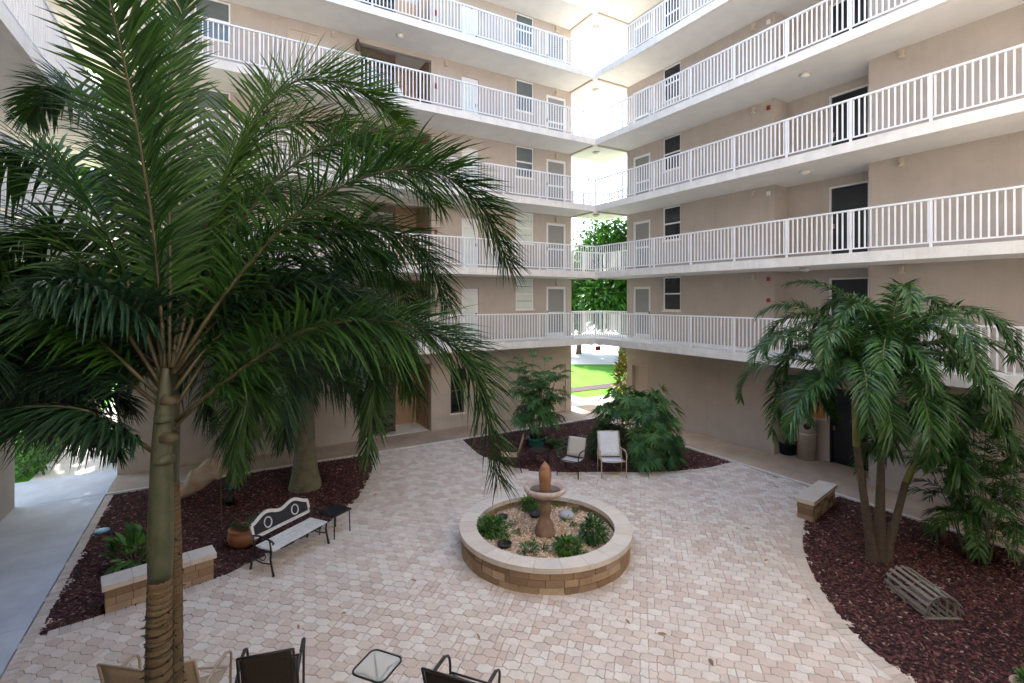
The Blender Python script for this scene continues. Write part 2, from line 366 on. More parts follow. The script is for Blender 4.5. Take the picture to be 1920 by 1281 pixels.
# field of interlocking pavers laid at 45 degrees to the building
PL, PW, GAP = .215, .145, .003
ca, sa = math.cos(-PI / 4), math.sin(-PI / 4)
def paver_poly():
    A, B2, Bq, n, pts = .012, .008, .011, 8, []
    for i in range(n + 1):
        x = -PL / 2 + PL * i / n; pts.append((x, -PW / 2 - A * math.cos(2 * PI * x / PL) + B2 * math.sin(4 * PI * x / PL)))
    for i in range(1, 3):
        y = -PW / 2 + PW * i / 3; pts.append((PL / 2 + Bq * math.sin(2 * PI * y / PW), y))
    for i in range(n, -1, -1):
        x = -PL / 2 + PL * i / n; pts.append((x, PW / 2 + A * math.cos(2 * PI * x / PL) + B2 * math.sin(4 * PI * x / PL)))
    for i in range(2, 0, -1):
        y = -PW / 2 + PW * i / 3; pts.append((-PL / 2 + Bq * math.sin(2 * PI * y / PW), y))
    return [(x * (1 - GAP / math.hypot(x, y)), y * (1 - GAP / math.hypot(x, y))) for (x, y) in pts]
POLY = paver_poly()
def rot45(p, c): return (c[0] + p[0] * ca - p[1] * sa, c[1] + p[0] * sa + p[1] * ca)
cells = []
for r in range(-110, 170):
    for c in range(-90, 120):
        x = (c + (.5 if r % 2 else 0)) * PL; y = r * PW
        wx, wy = rot45((x, y), (0, 0))
        if not (X0 + .05 < wx < X1 - .05 and Y0 + .02 < wy < Y1 - .03): continue
        if math.hypot(wx - FC[0], wy - FC[1]) < 1.45: continue
        if any(inpoly(wx, wy, P) for P in BEDS.values()): continue
        cells.append((wx, wy))
def onframe(x, y):
    d = depth_of((x, y, 0))
    if d < .5: return False
    p = Vector((x, y, 0)); u = CU + FPX * RT.dot(p) / d; v = CV + FPX * CAMH / d
    return 10 < u < 1910 and v < 1290
halves = {c: (1 if rng.random() < .2 else 0) for c in cells}
HA = [p for p in POLY if p[0] <= .001]; HB = [p for p in POLY if p[0] >= -.001]
HA = [(min(x, -.003), y) for x, y in HA]; HB = [(max(x, .003), y) for x, y in HB]
vis = sorted([c for c in cells if onframe(*c)], key=lambda c: depth_of((c[0], c[1], 0)))
pm = MB().prism([rot45(p, (0, 0)) for p in POLY], -.02, .018, 0, .005).mesh('paver'); pm.materials.append(M['paver_obj'])
pms = [pm]
for H in (HA, HB):
    q = MB().prism([rot45(p, (0, 0)) for p in H], -.02, .018, 0, .004).mesh('paver'); q.materials.append(M['paver_obj']); pms.append(q)
count = 0; near = set()
for c in vis:
    use = pms[1:] if halves[c] else pms[:1]
    if count + len(use) > 300: break
    near.add(c); count += len(use)
    for q in use: link('paver', q, paving, (c[0], c[1], rng.uniform(-.002, .003)))
smb = MB()
for c in cells:
    if c in near: continue
    dz = rng.uniform(-.002, .003)
    for H in ((HA, HB) if halves[c] else (POLY,)): smb.prism([rot45(p, c) for p in H], -.02, .018 + dz, rng.random(), .005)
so = smb.build('pavers', 'paver', paving); so['kind'] = 'stuff'

# ---------------------------------------------------------------- the apartment building
ZS = [0, 3.22, 5.86, 8.50, 11.14, 13.78, 16.42]; TH = .24
bld = thing('apartment_building', 'six storey beige apartment building with white railed walkways around a courtyard', 'building')
def part(name, m, boxes, parent=bld, smooth=False):
    mb = MB()
    for b in boxes: mb.box(*b)
    return mb.build(name, m, parent, smooth)
# wing frames: s along the wall, d out of the wall towards the court
def wb(wing, s0, s1, d0, d1, z0, z1):
    k, pl = wing
    if k == 'far': return (s0, s1, pl - d1, pl - d0, z0, z1)
    if k == 'near': return (s0, s1, pl + d0, pl + d1, z0, z1)
    if k == 'right': return (pl - d1, pl - d0, s0, s1, z0, z1)
    if k == 'left': return (pl + d0, pl + d1, s0, s1, z0, z1)
def wall(wing, s0, s1, z0, z1, th, ops, name='wall', m='stucco'):
    xs = sorted({s0, s1, *[o[0] for o in ops], *[o[1] for o in ops]}); bs = []
    for a, b in zip(xs, xs[1:]):
        col = sorted([(o[2] + z0, o[3] + z0) for o in ops if o[0] <= a + 1e-6 and o[1] >= b - 1e-6]); z = z0
        for (p, q) in col:
            if p > z + 1e-4: bs.append(wb(wing, a, b, -th, 0, z, p))
            z = q
        if z1 > z + 1e-4: bs.append(wb(wing, a, b, -th, 0, z, z1))
    return part(name, m, bs)
FAR = ('far', YF); RA = ('right', XR); RR = ('right', XR + .7); RB = ('right', XR - .2); LEFT = ('left', XL); NEAR = ('near', YN)
def window(wing, s0, s1, z0, z1, m, slats=False, fm='white'):
    f = .045
    w = part('window', fm, [wb(wing, s0, s1, -.09, -.03, z1 - f, z1 - .002), wb(wing, s0, s1, -.09, -.03, z0 + .002, z0 + f), wb(wing, s0 + .002, s0 + f, -.09, -.03, z0 + f, z1 - f),
        wb(wing, s1 - f, s1 - .002, -.09, -.03, z0 + f, z1 - f), wb(wing, s0 + f, s1 - f, -.085, -.025, (z0 + z1) / 2 - .025, (z0 + z1) / 2 + .025)])
    zm = (z0 + z1) / 2
    if slats:
        n = 4; h = (z1 - z0 - 2 * f) / n
        for i in range(n): part('slat', 'louvre', [wb(wing, s0 + f, s1 - f, -.07, -.022 - .004 * (i % 2), z0 + f + h * i + .012, z0 + f + h * (i + 1) - .004)], w)
        part('pane', 'glass_dark', [wb(wing, s0 + f, s1 - f, -.1, -.095, z0 + f, z1 - f)], w)
    else:
        part('pane', m, [wb(wing, s0 + f, s1 - f, -.075, -.065, z0 + f, zm - .025)], w)
        part('pane', m, [wb(wing, s0 + f, s1 - f, -.07, -.06, zm + .025, z1 - f)], w)
    part('sill', 'fascia', [wb(wing, s0 - .03, s1 + .03, -.02, .04, z0 - .05, z0)], w)
    return w
def screen_door(wing, s0, s1, z0, h):
    d = part('door', 'doorw', [wb(wing, s0 + .002, s0 + .1, -.1, -.02, z0, z0 + h), wb(wing, s1 - .1, s1 - .002, -.1, -.02, z0, z0 + h), wb(wing, s0 + .1, s1 - .1, -.1, -.02, z0 + h - .1, z0 + h - .002),
        wb(wing, s0 + .1, s1 - .1, -.1, -.02, z0, z0 + .16), wb(wing, s0 + .1, s1 - .1, -.095, -.025, z0 + .95, z0 + 1.02)])
    part('screen', 'lattice', [wb(wing, s0 + .1, s1 - .1, -.07, -.055, z0 + .16, z0 + .95), wb(wing, s0 + .1, s1 - .1, -.07, -.055, z0 + 1.02, z0 + h - .1)], d)
    part('handle', 'brass', [wb(wing, s0 + .03, s0 + .07, -.02, .03, z0 + .95, z0 + 1.07)], d)
def plain_door(wing, s0, s1, z0, h, m, rec=.05, frame='doorw'):
    d = part('door', m, [wb(wing, s0 + .045, s1 - .045, -rec - .05, -rec, z0 + .01, z0 + h - .045)])
    part('door_frame', frame, [wb(wing, s0 + .001, s0 + .045, -.12, .012, z0, z0 + h), wb(wing, s1 - .045, s1 - .001, -.12, .012, z0, z0 + h), wb(wing, s0 + .045, s1 - .045, -.12, .012, z0 + h - .045, z0 + h - .001)], d)
    part('handle', 'brass', [wb(wing, s1 - .13, s1 - .09, -rec, -rec + .05, z0 + .95, z0 + 1.08)], d)
def sconce(wing, s, z):
    c = wb(wing, s - .04, s + .04, 0, .09, z - .05, z + .05); mb = MB(); mb.box(*c)
    x, y = (c[0] + c[1]) / 2, (c[2] + c[3]) / 2
    mb.lathe([(.03, z - .05), (.075, z - .13), (.06, z - .15)], 10, (x, y)); mb.build('wall_lamp', 'lamp_beige', bld)
def dome(x, y, z):
    p = MB().lathe([(.15, z), (.15, z - .03), (.13, z - .035)], 16, (x, y)).build('ceiling_lamp', 'lamp_beige', bld)
    MB().lathe([(.125, z - .03), (.115, z - .07), (.07, z - .105), (.01, z - .115)], 16, (x, y)).build('lamp_shade', 'lamp_white', p, True)
for k in range(6):
    z0 = ZS[k]; z1 = ZS[k + 1] - TH; h = z1 - z0
    if k == 0:
        fo = [(4.08, 6.6, 0, 2.45), (7.35, 7.9, .55, 2.2), (11.75, 12.65, 0, 2.1)]; ro = [(14.2, 15.1, 0, 2.1)]; rr = [(6.6, 7.75, 0, 2.2)]; lo = []
    else:
        fo = [(-.6, .3, 1.2, h - .02), (1.87, 2.77, 0, 2.12), (4.08, 6.6, 0, 2.22), (7.8, 8.5, 0, 1.95), (10.15, 11.0, 1.14, h - .02), (11.62, 12.62, 0, 2.07)]
        ro = [(14.05, 15.0, 0, 2.05), (12.57, 13.41, 1.12, h - .02)]; rr = [(6.72, 7.76, 0, 2.15)]; lo = [(13.5, 14.4, 0, 2.1), (11.2, 12.1, 1.14, h - .02)]
    wall(FAR, X0, X1, z0, z1, .2, fo); wall(RA, 9.0, Y1, z0, z1, .7, ro); wall(RR, 6.35, 9.0, z0, z1, .1, rr); wall(RB, YN, 6.35, z0, z1, .9, [])
    wall(LEFT, YN, Y1 + .15, z0, z1, .6, lo); wall(NEAR, XL, XR - .2, z0, z1, .3, [])
    if k == 0:
        window(FAR, 7.35, 7.9, .55, 2.2, 'glass_dark', fm='brown'); plain_door(FAR, 11.75, 12.65, 0.03, 2.07, 'beige_door', frame='beige_door')
        plain_door(RA, 14.2, 15.1, 0.03, 2.07, 'beige_door', .12, 'beige_door'); plain_door(RR, 6.6, 7.75, .03, 2.17, 'dark_door', frame='frame_dark')
    else:
        window(FAR, -.6, .3, z0 + 1.2, z1 - .02, 'glass_grey'); plain_door(FAR, 1.87, 2.77, z0, 2.12, 'beige_door', .02, 'beige_door')
        d = part('utility_door', 'doorw', [wb(FAR, 7.81, 8.49, -.06, -.02, z0 + .02, z0 + 1.94)]); part('vent', 'louvre', [wb(FAR, 7.9, 8.32, -.02, -.005, z0 + .25, z0 + 1.6)], d)
        part('handle', 'black', [wb(FAR, 8.38, 8.43, -.02, .03, z0 + .9, z0 + 1.02)], d)
        window(FAR, 10.15, 11.0, z0 + 1.14, z1 - .02, 'glass_grey', k in (1, 2)); screen_door(FAR, 11.62, 12.62, z0, 2.07)
        screen_door(RA, 14.05, 15.0, z0, 2.05); window(RA, 12.57, 13.41, z0 + 1.12, z1 - .02, 'glass_dark')
        plain_door(RR, 6.72, 7.76, z0, 2.15, 'dark_door'); plain_door(LEFT, 13.5, 14.4, z0, 2.1, 'dark_door'); window(LEFT, 11.2, 12.1, z0 + 1.14, z1 - .02, 'glass_dark')
        sconce(RB, 5.62, z1 - .1); sconce(RA, 9.65, z1 - .12); sconce(FAR, 3.2, z1 - .12); sconce(FAR, 7.15, z1 - .12); sconce(FAR, 12.1, z1 - .14)
        c = part('alarm', 'red' if k in (1, 3) else 'lamp_white', [wb(RA, 9.12, 9.22, 0, .05, z1 - .30, z1 - .18)])
        if k == 1: part('alarm', 'red', [wb(RA, 9.12, 9.22, 0, .05, z0 + 1.45, z0 + 1.57)])
        part('alarm', 'red', [wb(FAR, 6.72, 6.8, 0, .06, z0 + 1.25, z0 + 1.42)])
        dome(13.75, 16.3, ZS[k + 1] - .15); dome(13.75, 7.6, z1); dome(5.2, 16.1, z1)
    # alcove room in the far wing
    part('alcove', 'tan_wall', [(4.0, 4.08, YF + .2, 18.5, z0, z1), (6.6, 6.68, YF + .2, 18.5, z0, z1), (4.08, 6.6, 18.5, 18.6, z0, z1)])
    part('floor_slab', 'ceiling', [(4.0, 6.68, YF + .2, 18.6, z0 - TH if k else -.05, z0 + .003)])
    g = part('stair_gate', 'brown', [(4.12, 5.38, 17.2, 17.26, z0 + 1.95, z0 + 2.2), (4.12, 4.18, 17.2, 17.26, z0 + .1, z0 + 1.95), (5.32, 5.38, 17.2, 17.26, z0 + .1, z0 + 1.95)])
    for i in range(6): part('slat', 'brown', [(4.18, 5.32, 17.215, 17.245, z0 + .14 + i * .28, z0 + .28 + i * .28)], g)
    part('backing', 'glass_dark', [(4.18, 5.32, 17.27, 17.28, z0 + .1, z0 + 1.95)], g)
# wing blocks behind the walls
part('wing_block', 'stucco', [(X0, 4.0, YF + .2, 25, 0, 16.7), (6.68, X1, YF + .2, 25, 0, 16.7), (4.0, 6.68, 18.6, 25, 0, 16.7)])
part('wing_block', 'stucco', [(XR + .8, 23, YN, Y1, 0, 16.7)]); part('wing_block', 'stucco', [(-12, XL - .6, YN, Y1 + .15, 0, 16.7)])
part('wing_block', 'stucco', [(-12, 23, -9, YN - .3, 0, 16.7)])
# walkway slabs, landings, edge beams
for k in range(1, 7):
    z = ZS[k]; b = z - TH
    name = 'floor_slab' if k < 6 else 'roof_slab'
    part(name, 'ceiling', [(X0 + .12, X1, Y1 + .12, YF + .2, b, z), (X1 + .12, XR + .8, YN, Y1, b, z), (XL - .6, X0 - .12, YN, Y1, b, z), (X0 - .12, X1 + .12, YN - .3, Y0 - .12, b, z)])
    part('landing', 'ceiling', [(X1, 15.2, Y1, 17.5, b + .1, z)]); part('landing', 'ceiling', [(XL - .6, X0, Y1, 17.5, b + .1, z)])
    part('edge_beam', 'fascia', [(X0, X1, Y1, Y1 + .12, b, z + .002), (X1, X1 + .12, Y0, Y1, b, z + .002), (X0 - .12, X0, Y0, Y1, b, z + .002), (X0 - .12, X1 + .12, Y0 - .12, Y0, b, z + .002)])
    part('soffit_beam', 'beige_door', [(X1 - .09, X1 - .002, Y1 + .12, YF, b - .05, b - .001), (X1 + .12, XR, Y1 - .09, Y1 - .002, b - .05, b - .001)])
part('parapet', 'fascia', [(X0, X1, Y1 + .02, Y1 + .2, ZS[6], ZS[6] + .22), (X1 + .02, X1 + .2, Y0, Y1, ZS[6], ZS[6] + .22), (X0 - .2, X0 - .02, Y0, Y1, ZS[6], ZS[6] + .22), (X0, X1, Y0 - .2, Y0 - .02, ZS[6], ZS[6] + .22)])
# railings
bal = MB().box(-.014, .014, -.014, .014, .11, .98).mesh('baluster'); bal.materials.append(M['white'])
post = MB().box(-.023, .023, -.023, .023, 0, .985).mesh('post'); post.materials.append(M['white'])
cand = []
def railing(a, b, z, p0=0., pstep=1.55):
    a = Vector((a[0], a[1], 0)); b = Vector((b[0], b[1], 0)); L = (b - a).length; d = (b - a) / L
    mb = MB(); A = Vector((a.x, a.y, z)); B = Vector((b.x, b.y, z)); up = Vector((0, 0, 1))
    mb.bar(A + up * 1.005, B + up * 1.005, .06, .04); mb.bar(A + up * .095, B + up * .095, .035, .03)
    r = mb.build('railing', 'white', bld)
    s = p0; posts = []
    while s <= L + .01: posts.append(s); s += pstep
    for s in posts: p = A + d * s; link('post', post, r, p, math.atan2(d.y, d.x))
    n = int(L / .1195)
    for i in range(1, n):
        s = L * i / n
        if any(abs(s - q) < .045 for q in posts): continue
        cand.append((A + d * s, math.atan2(d.y, d.x), r))
i5 = .05
for k in range(1, 6):
    z = ZS[k] + .002
    railing((X1 + i5, Y1 + i5), (X1 + i5, Y0), z, (Y1 + i5 - 9.19) % 1.55)
    railing((X0 - i5, Y1 + i5), (X1 + i5 - .01, Y1 + i5), z, (-.57 - X0 + i5) % 1.55)
    railing((X0 - i5, Y1 + i5 - .01), (X0 - i5, Y0), z, .8); railing((X0, Y0 - i5 - .06), (X1, Y0 - i5 - .06), z, .8)
    railing((X1 + .05, 17.42), (15.12, 17.42), z, .03, 1.0); railing((15.12, 17.41), (15.12, Y1 + .06), z, .03, 1.0)
    railing((X0 - .05, 17.42), (XL - .5, 17.42), z, .03, 1.0); railing((XL - .5, 17.41), (XL - .5, Y1 + .2), z, .03, 1.0)
def bscore(c):
    p = c[0]; d = depth_of(p)
    if d < .5: return 999
    u = CU + FPX * RT.dot(p) / d; v = CV - FPX * (p.z + .5 - CAMH) / d
    return d if (0 < u < 1920 and -40 < v < 1281) else 999
cand.sort(key=bscore)
for c in cand[:300]: link('baluster', bal, c[2], c[0], c[1])
mb = MB()
for (p, a, r) in cand[300:]: mb.box(p.x - .014, p.x + .014, p.y - .014, p.y + .014, p.z + .11, p.z + .98)
o = mb.build('balusters', 'white', bld); o['kind'] = 'stuff'
part('exit_sign', 'red', [(12.90, 13.14, 15.3, 15.34, 2.72, 2.9)])

# ---------------------------------------------------------------- plants
UP = Vector((0, 0, 1))
def leaflet(mb, base, d, up, L, w, droop, r):
    side = d.cross(up)
    if side.length < 1e-4: side = d.orthogonal()
    side.normalize(); nrm = side.cross(d).normalized(); b = len(mb.v)
    T = ((0, .4), (.33, 1), (.68, .78), (1, 0))
    for t, k in T:
        p = base + d * (L * t) - UP * (droop * L * t * t)
        if k == 0: mb.v.append(tuple(p)); break
        e = side * (w * k * .5); f = nrm * (w * k * .22)
        mb.v += [tuple(p - e + f), tuple(p), tuple(p + e + f)]
    for i in range(2):
        q = b + 3 * i
        mb.face([q, q + 1, q + 4, q + 3], r); mb.face([q + 1, q + 2, q + 5, q + 4], r)
    q = b + 6; mb.face([q, q + 1, q + 3], r); mb.face([q + 1, q + 2, q + 3], r)
def frond(parent, pts, n=60, L=.5, w=.03, droop=.35, bare=.18, vee=(.1, .5), sweep=(35, 65), m='leaf_palm', rib='rib', rr=.016, tone=0., name='frond', jit=.25, tip=.35):
    P = crom(pts, 40); mb = MB()
    for side in (-1, 1):
        for i in range(n):
            s = bare + (1 - bare) * ((i + rng.uniform(.2, .8)) / n); f = s * 39; k = min(int(f), 38)
            p = P[k].lerp(P[k + 1], f - k); t = (P[k + 1] - P[k]).normalized()
            bvec = t.cross(UP); bvec = bvec.normalized() if bvec.length > .05 else RT.copy(); nv = bvec.cross(t).normalized()
            q = (s - bare) / (1 - bare); ph = rad(sweep[0] + (sweep[1] - sweep[0]) * q + rng.uniform(-9, 9))
            d = bvec * side * math.cos(ph) + t * math.sin(ph) + nv * rng.uniform(*vee)
            ll = L * (min(1, .55 + q * 2.2)) * (1 if q < .55 else 1 - (1 - tip) * ((q - .55) / .45) ** 1.3) * rng.uniform(.85, 1.1)
            leaflet(mb, p, d.normalized(), nv, ll, w * rng.uniform(.8, 1.15), droop * rng.uniform(.5, 1.4), min(1, max(0, tone + rng.random() * .75)))
    o = mb.build(name, m, parent)
    MB().tube(P[::2] + [P[-1]], [rr * (1 - .85 * i / 20) for i in range(len(P[::2]) + 1)], 6).build('midrib', rib, o, True)
    return o
def arc_frond(base, az, el, L, bend, n=12, ex=1.15):             # rises at el and bends down along its length
    pts = [Vector(base)]; a = el
    for i in range(n):
        a = el - bend * ((i + .5) / n) ** ex
        pts.append(pts[-1] + Vector((math.cos(az) * math.cos(a), math.sin(az) * math.cos(a), math.sin(a))) * (L / n))
    return pts
def ringed_trunk(path, r0, r1, m, parent, step=.07, amp=.05, flare=0., name='trunk'):
    Lp = sum((Vector(b) - Vector(a)).length for a, b in zip(path, path[1:])); n = max(4, int(Lp / step)) * 3
    P = crom(path, n); rs = []
    for i in range(n):
        t = i / (n - 1); r = r0 + (r1 - r0) * t + flare * math.exp(-t * 9); rs.append(r * (1 + amp * (.6, 0, -.9)[i % 3]))
    sc = MB()
    for i in range(2, n - 1, 3):
        q = P[i]; k = MB(); k.lathe([(rs[i] * .9, -.006), (rs[i] * 1.04, -.003), (rs[i] * 1.04, .003), (rs[i] * .9, .006)], 14, cap=False); b = len(sc.v); tx, ty = rng.uniform(-.12, .12), rng.uniform(-.12, .12)
        sc.v += [(x + q.x, y + q.y, z + q.z + x * tx + y * ty) for x, y, z in k.v]
        for f in k.f: sc.face([b + j for j in f])
    o = MB().tube(P, rs, 14).build(name, m, parent, True); l = sc.build('leaf_scars', 'scar', o); l['kind'] = 'stuff'
    return o

# the tall ringed palm in front of the walkway: fronds traced by direction, set at the trunk's distance
D0 = 4.0
pb = at(300, 1281, D0); root = Vector((pb.x, pb.y, 0))
tall = thing('palm_tree', 'tall ringed palm with green crownshaft and long arching fronds, wound with string lights', 'palm tree', tuple(root))
def loc(ps): return [Vector(p) - root for p in ps]
A1 = at(300, 1085, D0); A2 = at(304, 850, D0); A3 = at(311, 690, D0)
ringed_trunk(loc([root, at(298, 1281, D0), A1]), .098, .088, 'trunk_tan', tall, .085, .06, .05)
MB().tube(loc(crom([A1 + UP * -.01, at(302, 960, D0), A2, at(308, 760, D0), A3]  , 24)), [.084, .087, .089, .090, .090, .089, .087, .085, .083, .081, .079, .077, .075, .073, .070, .067, .064, .060, .056, .051, .045, .039, .033, .026], 16).build('crownshaft', 'crownshaft', tall, True)
for i, (v, rr) in enumerate(((862, .0815), (820, .0765), (785, .0715), (750, .066))):
    p = at(311 + (6 if i % 2 else -4), v, D0 - .01); MB().tube(loc([p + UP * .035 + RT * (.02 if i % 2 else -.02), p, p - UP * .03]), [rr * .8, rr, rr * .93], 14).build('leaf_base', 'husk' if i % 2 else 'crownshaft', tall, True)
def tf(pts, **k):
    ps = [at(u, v, d) for u, v, d in pts]; return frond(tall, loc(ps), **k)
big = dict(n=240, L=.58, w=.026, droop=.3, bare=.13, vee=(-.7, .9), rr=.018)
tf([(311, 720, 4.0), (290, 450, 3.95), (250, 200, 3.8), (205, 0, 3.6), (150, -170, 3.4)], **{**big, 'n': 250, 'vee': (-.3, .35), 'droop': .12, 'sweep': (28, 50)})
tf([(325, 700, 4.0), (385, 430, 4.6), (460, 250, 5.2), (560, 150, 5.7), (680, 175, 6.0), (760, 240, 6.1)], **{**big, 'n': 290, 'L': .7, 'tone': .45, 'droop': .15, 'vee': (-.5, 1.0)})
tf([(330, 690, 4.0), (430, 540, 4.05), (560, 400, 4.1), (690, 330, 4.15), (810, 320, 4.2), (900, 385, 4.2), (955, 500, 4.2)], **{**big, 'n': 270, 'L': .62, 'droop': .28, 'vee': (-.5, 1.15)})
tf([(330, 790, 4.0), (430, 710, 4.0), (560, 625, 4.0), (690, 600, 4.0), (810, 625, 4.0), (890, 700, 4.0), (935, 900, 4.0)], **{**big, 'n': 270, 'L': .62, 'droop': .35, 'vee': (-.6, 1.1)})
tf([(328, 800, 4.0), (400, 730, 4.1), (455, 700, 4.3), (475, 730, 4.4), (455, 800, 4.45), (440, 885, 4.5)], **{**big, 'n': 150, 'L': .36, 'droop': .5})
tf([(330, 760, 4.0), (430, 620, 4.4), (560, 560, 4.9), (650, 590, 5.2), (700, 700, 5.4), (690, 860, 5.5)], **{**big, 'n': 200, 'L': .5, 'droop': .5})
tf([(300, 720, 4.0), (219, 594, 4.0), (150, 480, 4.1), (80, 430, 4.1), (0, 470, 4.1), (-60, 600, 4.1)], **{**big, 'droop': .4})
tf([(296, 740, 4.0), (193, 645, 3.8), (110, 590, 3.6), (20, 590, 3.5), (-80, 660, 3.4)], **{**big, 'droop': .4, 'L': .5})
tf([(290, 850, 4.0), (237, 812, 3.8), (165, 772, 3.6), (80, 762, 3.5), (0, 775, 3.4), (-80, 830, 3.4)], **{**big, 'droop': .6, 'L': .42, 'vee': (-.5, .2), 'm': 'leaf_dark'})
tf([(306, 700, 4.0), (265, 420, 4.5), (190, 230, 4.9), (110, 165, 5.1), (50, 215, 5.2)], **{**big, 'droop': .3})
tf([(318, 690, 4.0), (318, 450, 4.2), (315, 250, 4.6), (330, 60, 5.1), (380, -40, 5.4)], **{**big, 'droop': .15, 'vee': (0, .4), 'tone': .1})
tf([(322, 690, 4.0), (350, 520, 4.5), (420, 400, 5.2), (520, 360, 5.8), (640, 400, 6.2), (720, 500, 6.4)], **{**big, 'droop': .3})
tf([(302, 730, 4.0), (240, 660, 4.4), (170, 640, 4.9), (110, 690, 5.2), (80, 790, 5.4)], **{**big, 'droop': .45, 'L': .5, 'm': 'leaf_dark'})
tf([(304, 710, 4.0), (235, 520, 4.0), (160, 370, 4.1), (70, 290, 4.1), (-30, 310, 4.1), (-90, 400, 4.1)], **{**big, 'droop': .4})
tf([(298, 760, 4.0), (215, 700, 4.0), (130, 670, 4.0), (40, 690, 4.0), (-40, 760, 4.0)], **{**big, 'droop': .5, 'm': 'leaf_dark'})
tf([(326, 700, 4.0), (380, 560, 4.3), (470, 450, 4.6), (590, 420, 4.9), (700, 470, 5.1), (780, 580, 5.2)], **{**big, 'droop': .45})
tf([(328, 730, 4.0), (400, 640, 4.2), (500, 570, 4.4), (610, 560, 4.6), (720, 620, 4.8), (780, 740, 4.9)], **{**big, 'droop': .5})
tf([(327, 690, 4.0), (415, 480, 4.5), (525, 330, 4.9), (645, 265, 5.2), (755, 290, 5.4), (825, 385, 5.5)], **{**big, 'n': 280, 'L': .68, 'tone': .2, 'vee': (-.6, 1.1)})
tf([(329, 695, 4.0), (440, 565, 4.5), (560, 465, 4.9), (680, 425, 5.2), (785, 465, 5.4), (840, 570, 5.5)], **{**big, 'n': 280, 'L': .68, 'droop': .4, 'vee': (-.7, 1.0)})
tf([(324, 690, 4.0), (370, 470, 4.7), (440, 310, 5.4), (540, 230, 5.9), (650, 250, 6.2), (730, 330, 6.3)], **{**big, 'n': 270, 'L': .75, 'tone': .3, 'vee': (-.6, 1.0)})
# its slimmer twin right behind
t2b = at(326, 1281, 4.35); root2 = Vector((t2b.x, t2b.y, 0))
twin = thing('palm_tree', 'slimmer ringed palm stem right behind the tall palm, wound with string lights', 'palm tree', tuple(root2))
def loc2(ps): return [Vector(p) - root2 for p in ps]
ringed_trunk(loc2([root2, at(325, 1100, 4.35), at(320, 900, 4.35)]), .075, .066, 'trunk_tan', twin, .085, .06, .04)
MB().tube(loc2([at(320, 905, 4.35), at(321, 800, 4.35), at(324, 690, 4.35)]), [.066, .07, .04], 12).build('crownshaft', 'crownshaft', twin, True)
for az, el, L, bd in ((1.2, 1.1, 2.4, 1.6), (2.6, 1.2, 2.3, 1.7), (4.2, 1.2, 1.6, 1.4), (.2, 1.25, 2.6, 1.8), (1.9, .7, 2.2, 1.6), (.55, .95, 2.6, 1.7), (-.15, .9, 2.5, 1.9), (1.6, 1.3, 2.5, 1.5), (.9, .5, 2.3, 1.5), (2.3, .5, 2.0, 1.4), (-.5, 1.2, 2.2, 1.9), (.35, .3, 2.3, 1.3), (3.1, .9, 2.1, 1.6)):
    frond(twin, loc2(arc_frond(at(324, 710, 4.35), az, el, L, bd)), n=170, L=.52, w=.026, droop=.4, bare=.14, vee=(-.6, .8), m='leaf_dark' if rng.random() < .5 else 'leaf_palm')
def string_lights(path, rad_, turns, label):
    P = crom(path, 400); base = P[0].copy(); w = []; bulbs = MB()
    for i, p in enumerate(P):
        a = 2 * PI * turns * i / 399; o = Vector((math.cos(a), math.sin(a), 0))
        rr = rad_[0] + (rad_[1] - rad_[0]) * i / 399
        q = p + o * (rr + .006) - base; w.append(q)
        if i % 7 == 3:
            dd = (o + UP * rng.uniform(-.5, .3)).normalized(); bulbs.tube([q, q + dd * .03], [.007, .003], 5)
    t = thing('string_lights', label, 'string lights', tuple(base))
    MB().tube(w, .004, 5).build('wire', 'wire', t); b = bulbs.build('bulbs', 'wire', t); b['kind'] = 'stuff'
string_lights([root + UP * .9, at(298, 1281, D0), at(300, 1140, D0)], (.096, .09), 15, 'dark green string lights wound around the thick front palm stem')
string_lights([root2 + UP * .9, at(325, 1281, 4.35), at(322, 1000, 4.35)], (.073, .067), 18, 'dark green string lights wound around the slimmer stem behind')
# palm beside the left walkway, mostly outside the picture
lp = Vector((-1.95, 5.75, 0))
side_palm = thing('palm_tree', 'dark palm by the left walkway reaching in with drooping fronds', 'palm tree', tuple(lp))
ringed_trunk([(0, 0, 0), (-.03, .02, 1.6), (-.05, .0, 3.0)], .1, .08, 'trunk_tan', side_palm, .085, .05, .05)
MB().tube([(-.05, 0, 2.98), (-.05, 0, 3.4), (-.04, 0, 3.95)], [.085, .085, .04], 12).build('crownshaft', 'crownshaft', side_palm, True)
for az, el, L, bd in ((.9, 1.15, 2.4, 1.6), (1.5, .95, 2.5, 1.8), (2.2, 1.2, 2.3, 1.6), (.5, .6, 1.5, 1.5), (2.9, .8, 2.2, 1.6), (4.0, 1.0, 2.0, 1.5), (1.2, .35, 2.2, 1.5), (1.9, .3, 2.3, 1.3), (5.2, 1.1, 1.6, 1.5), (.75, .9, 2.3, 1.7), (1.1, 1.3, 2.4, 1.5), (1.4, .6, 2.4, 1.6), (.6, 1.35, 2.2, 1.7), (1.75, .75, 2.5, 1.7), (.95, .15, 2.0, 1.2), (1.3, 1.05, 2.6, 1.9)):
    frond(side_palm, arc_frond((-.04, 0, 3.8), az, el, L, bd), n=180, L=.52, w=.028, droop=.45, bare=.14, vee=(-.6, .7), m='leaf_dark')
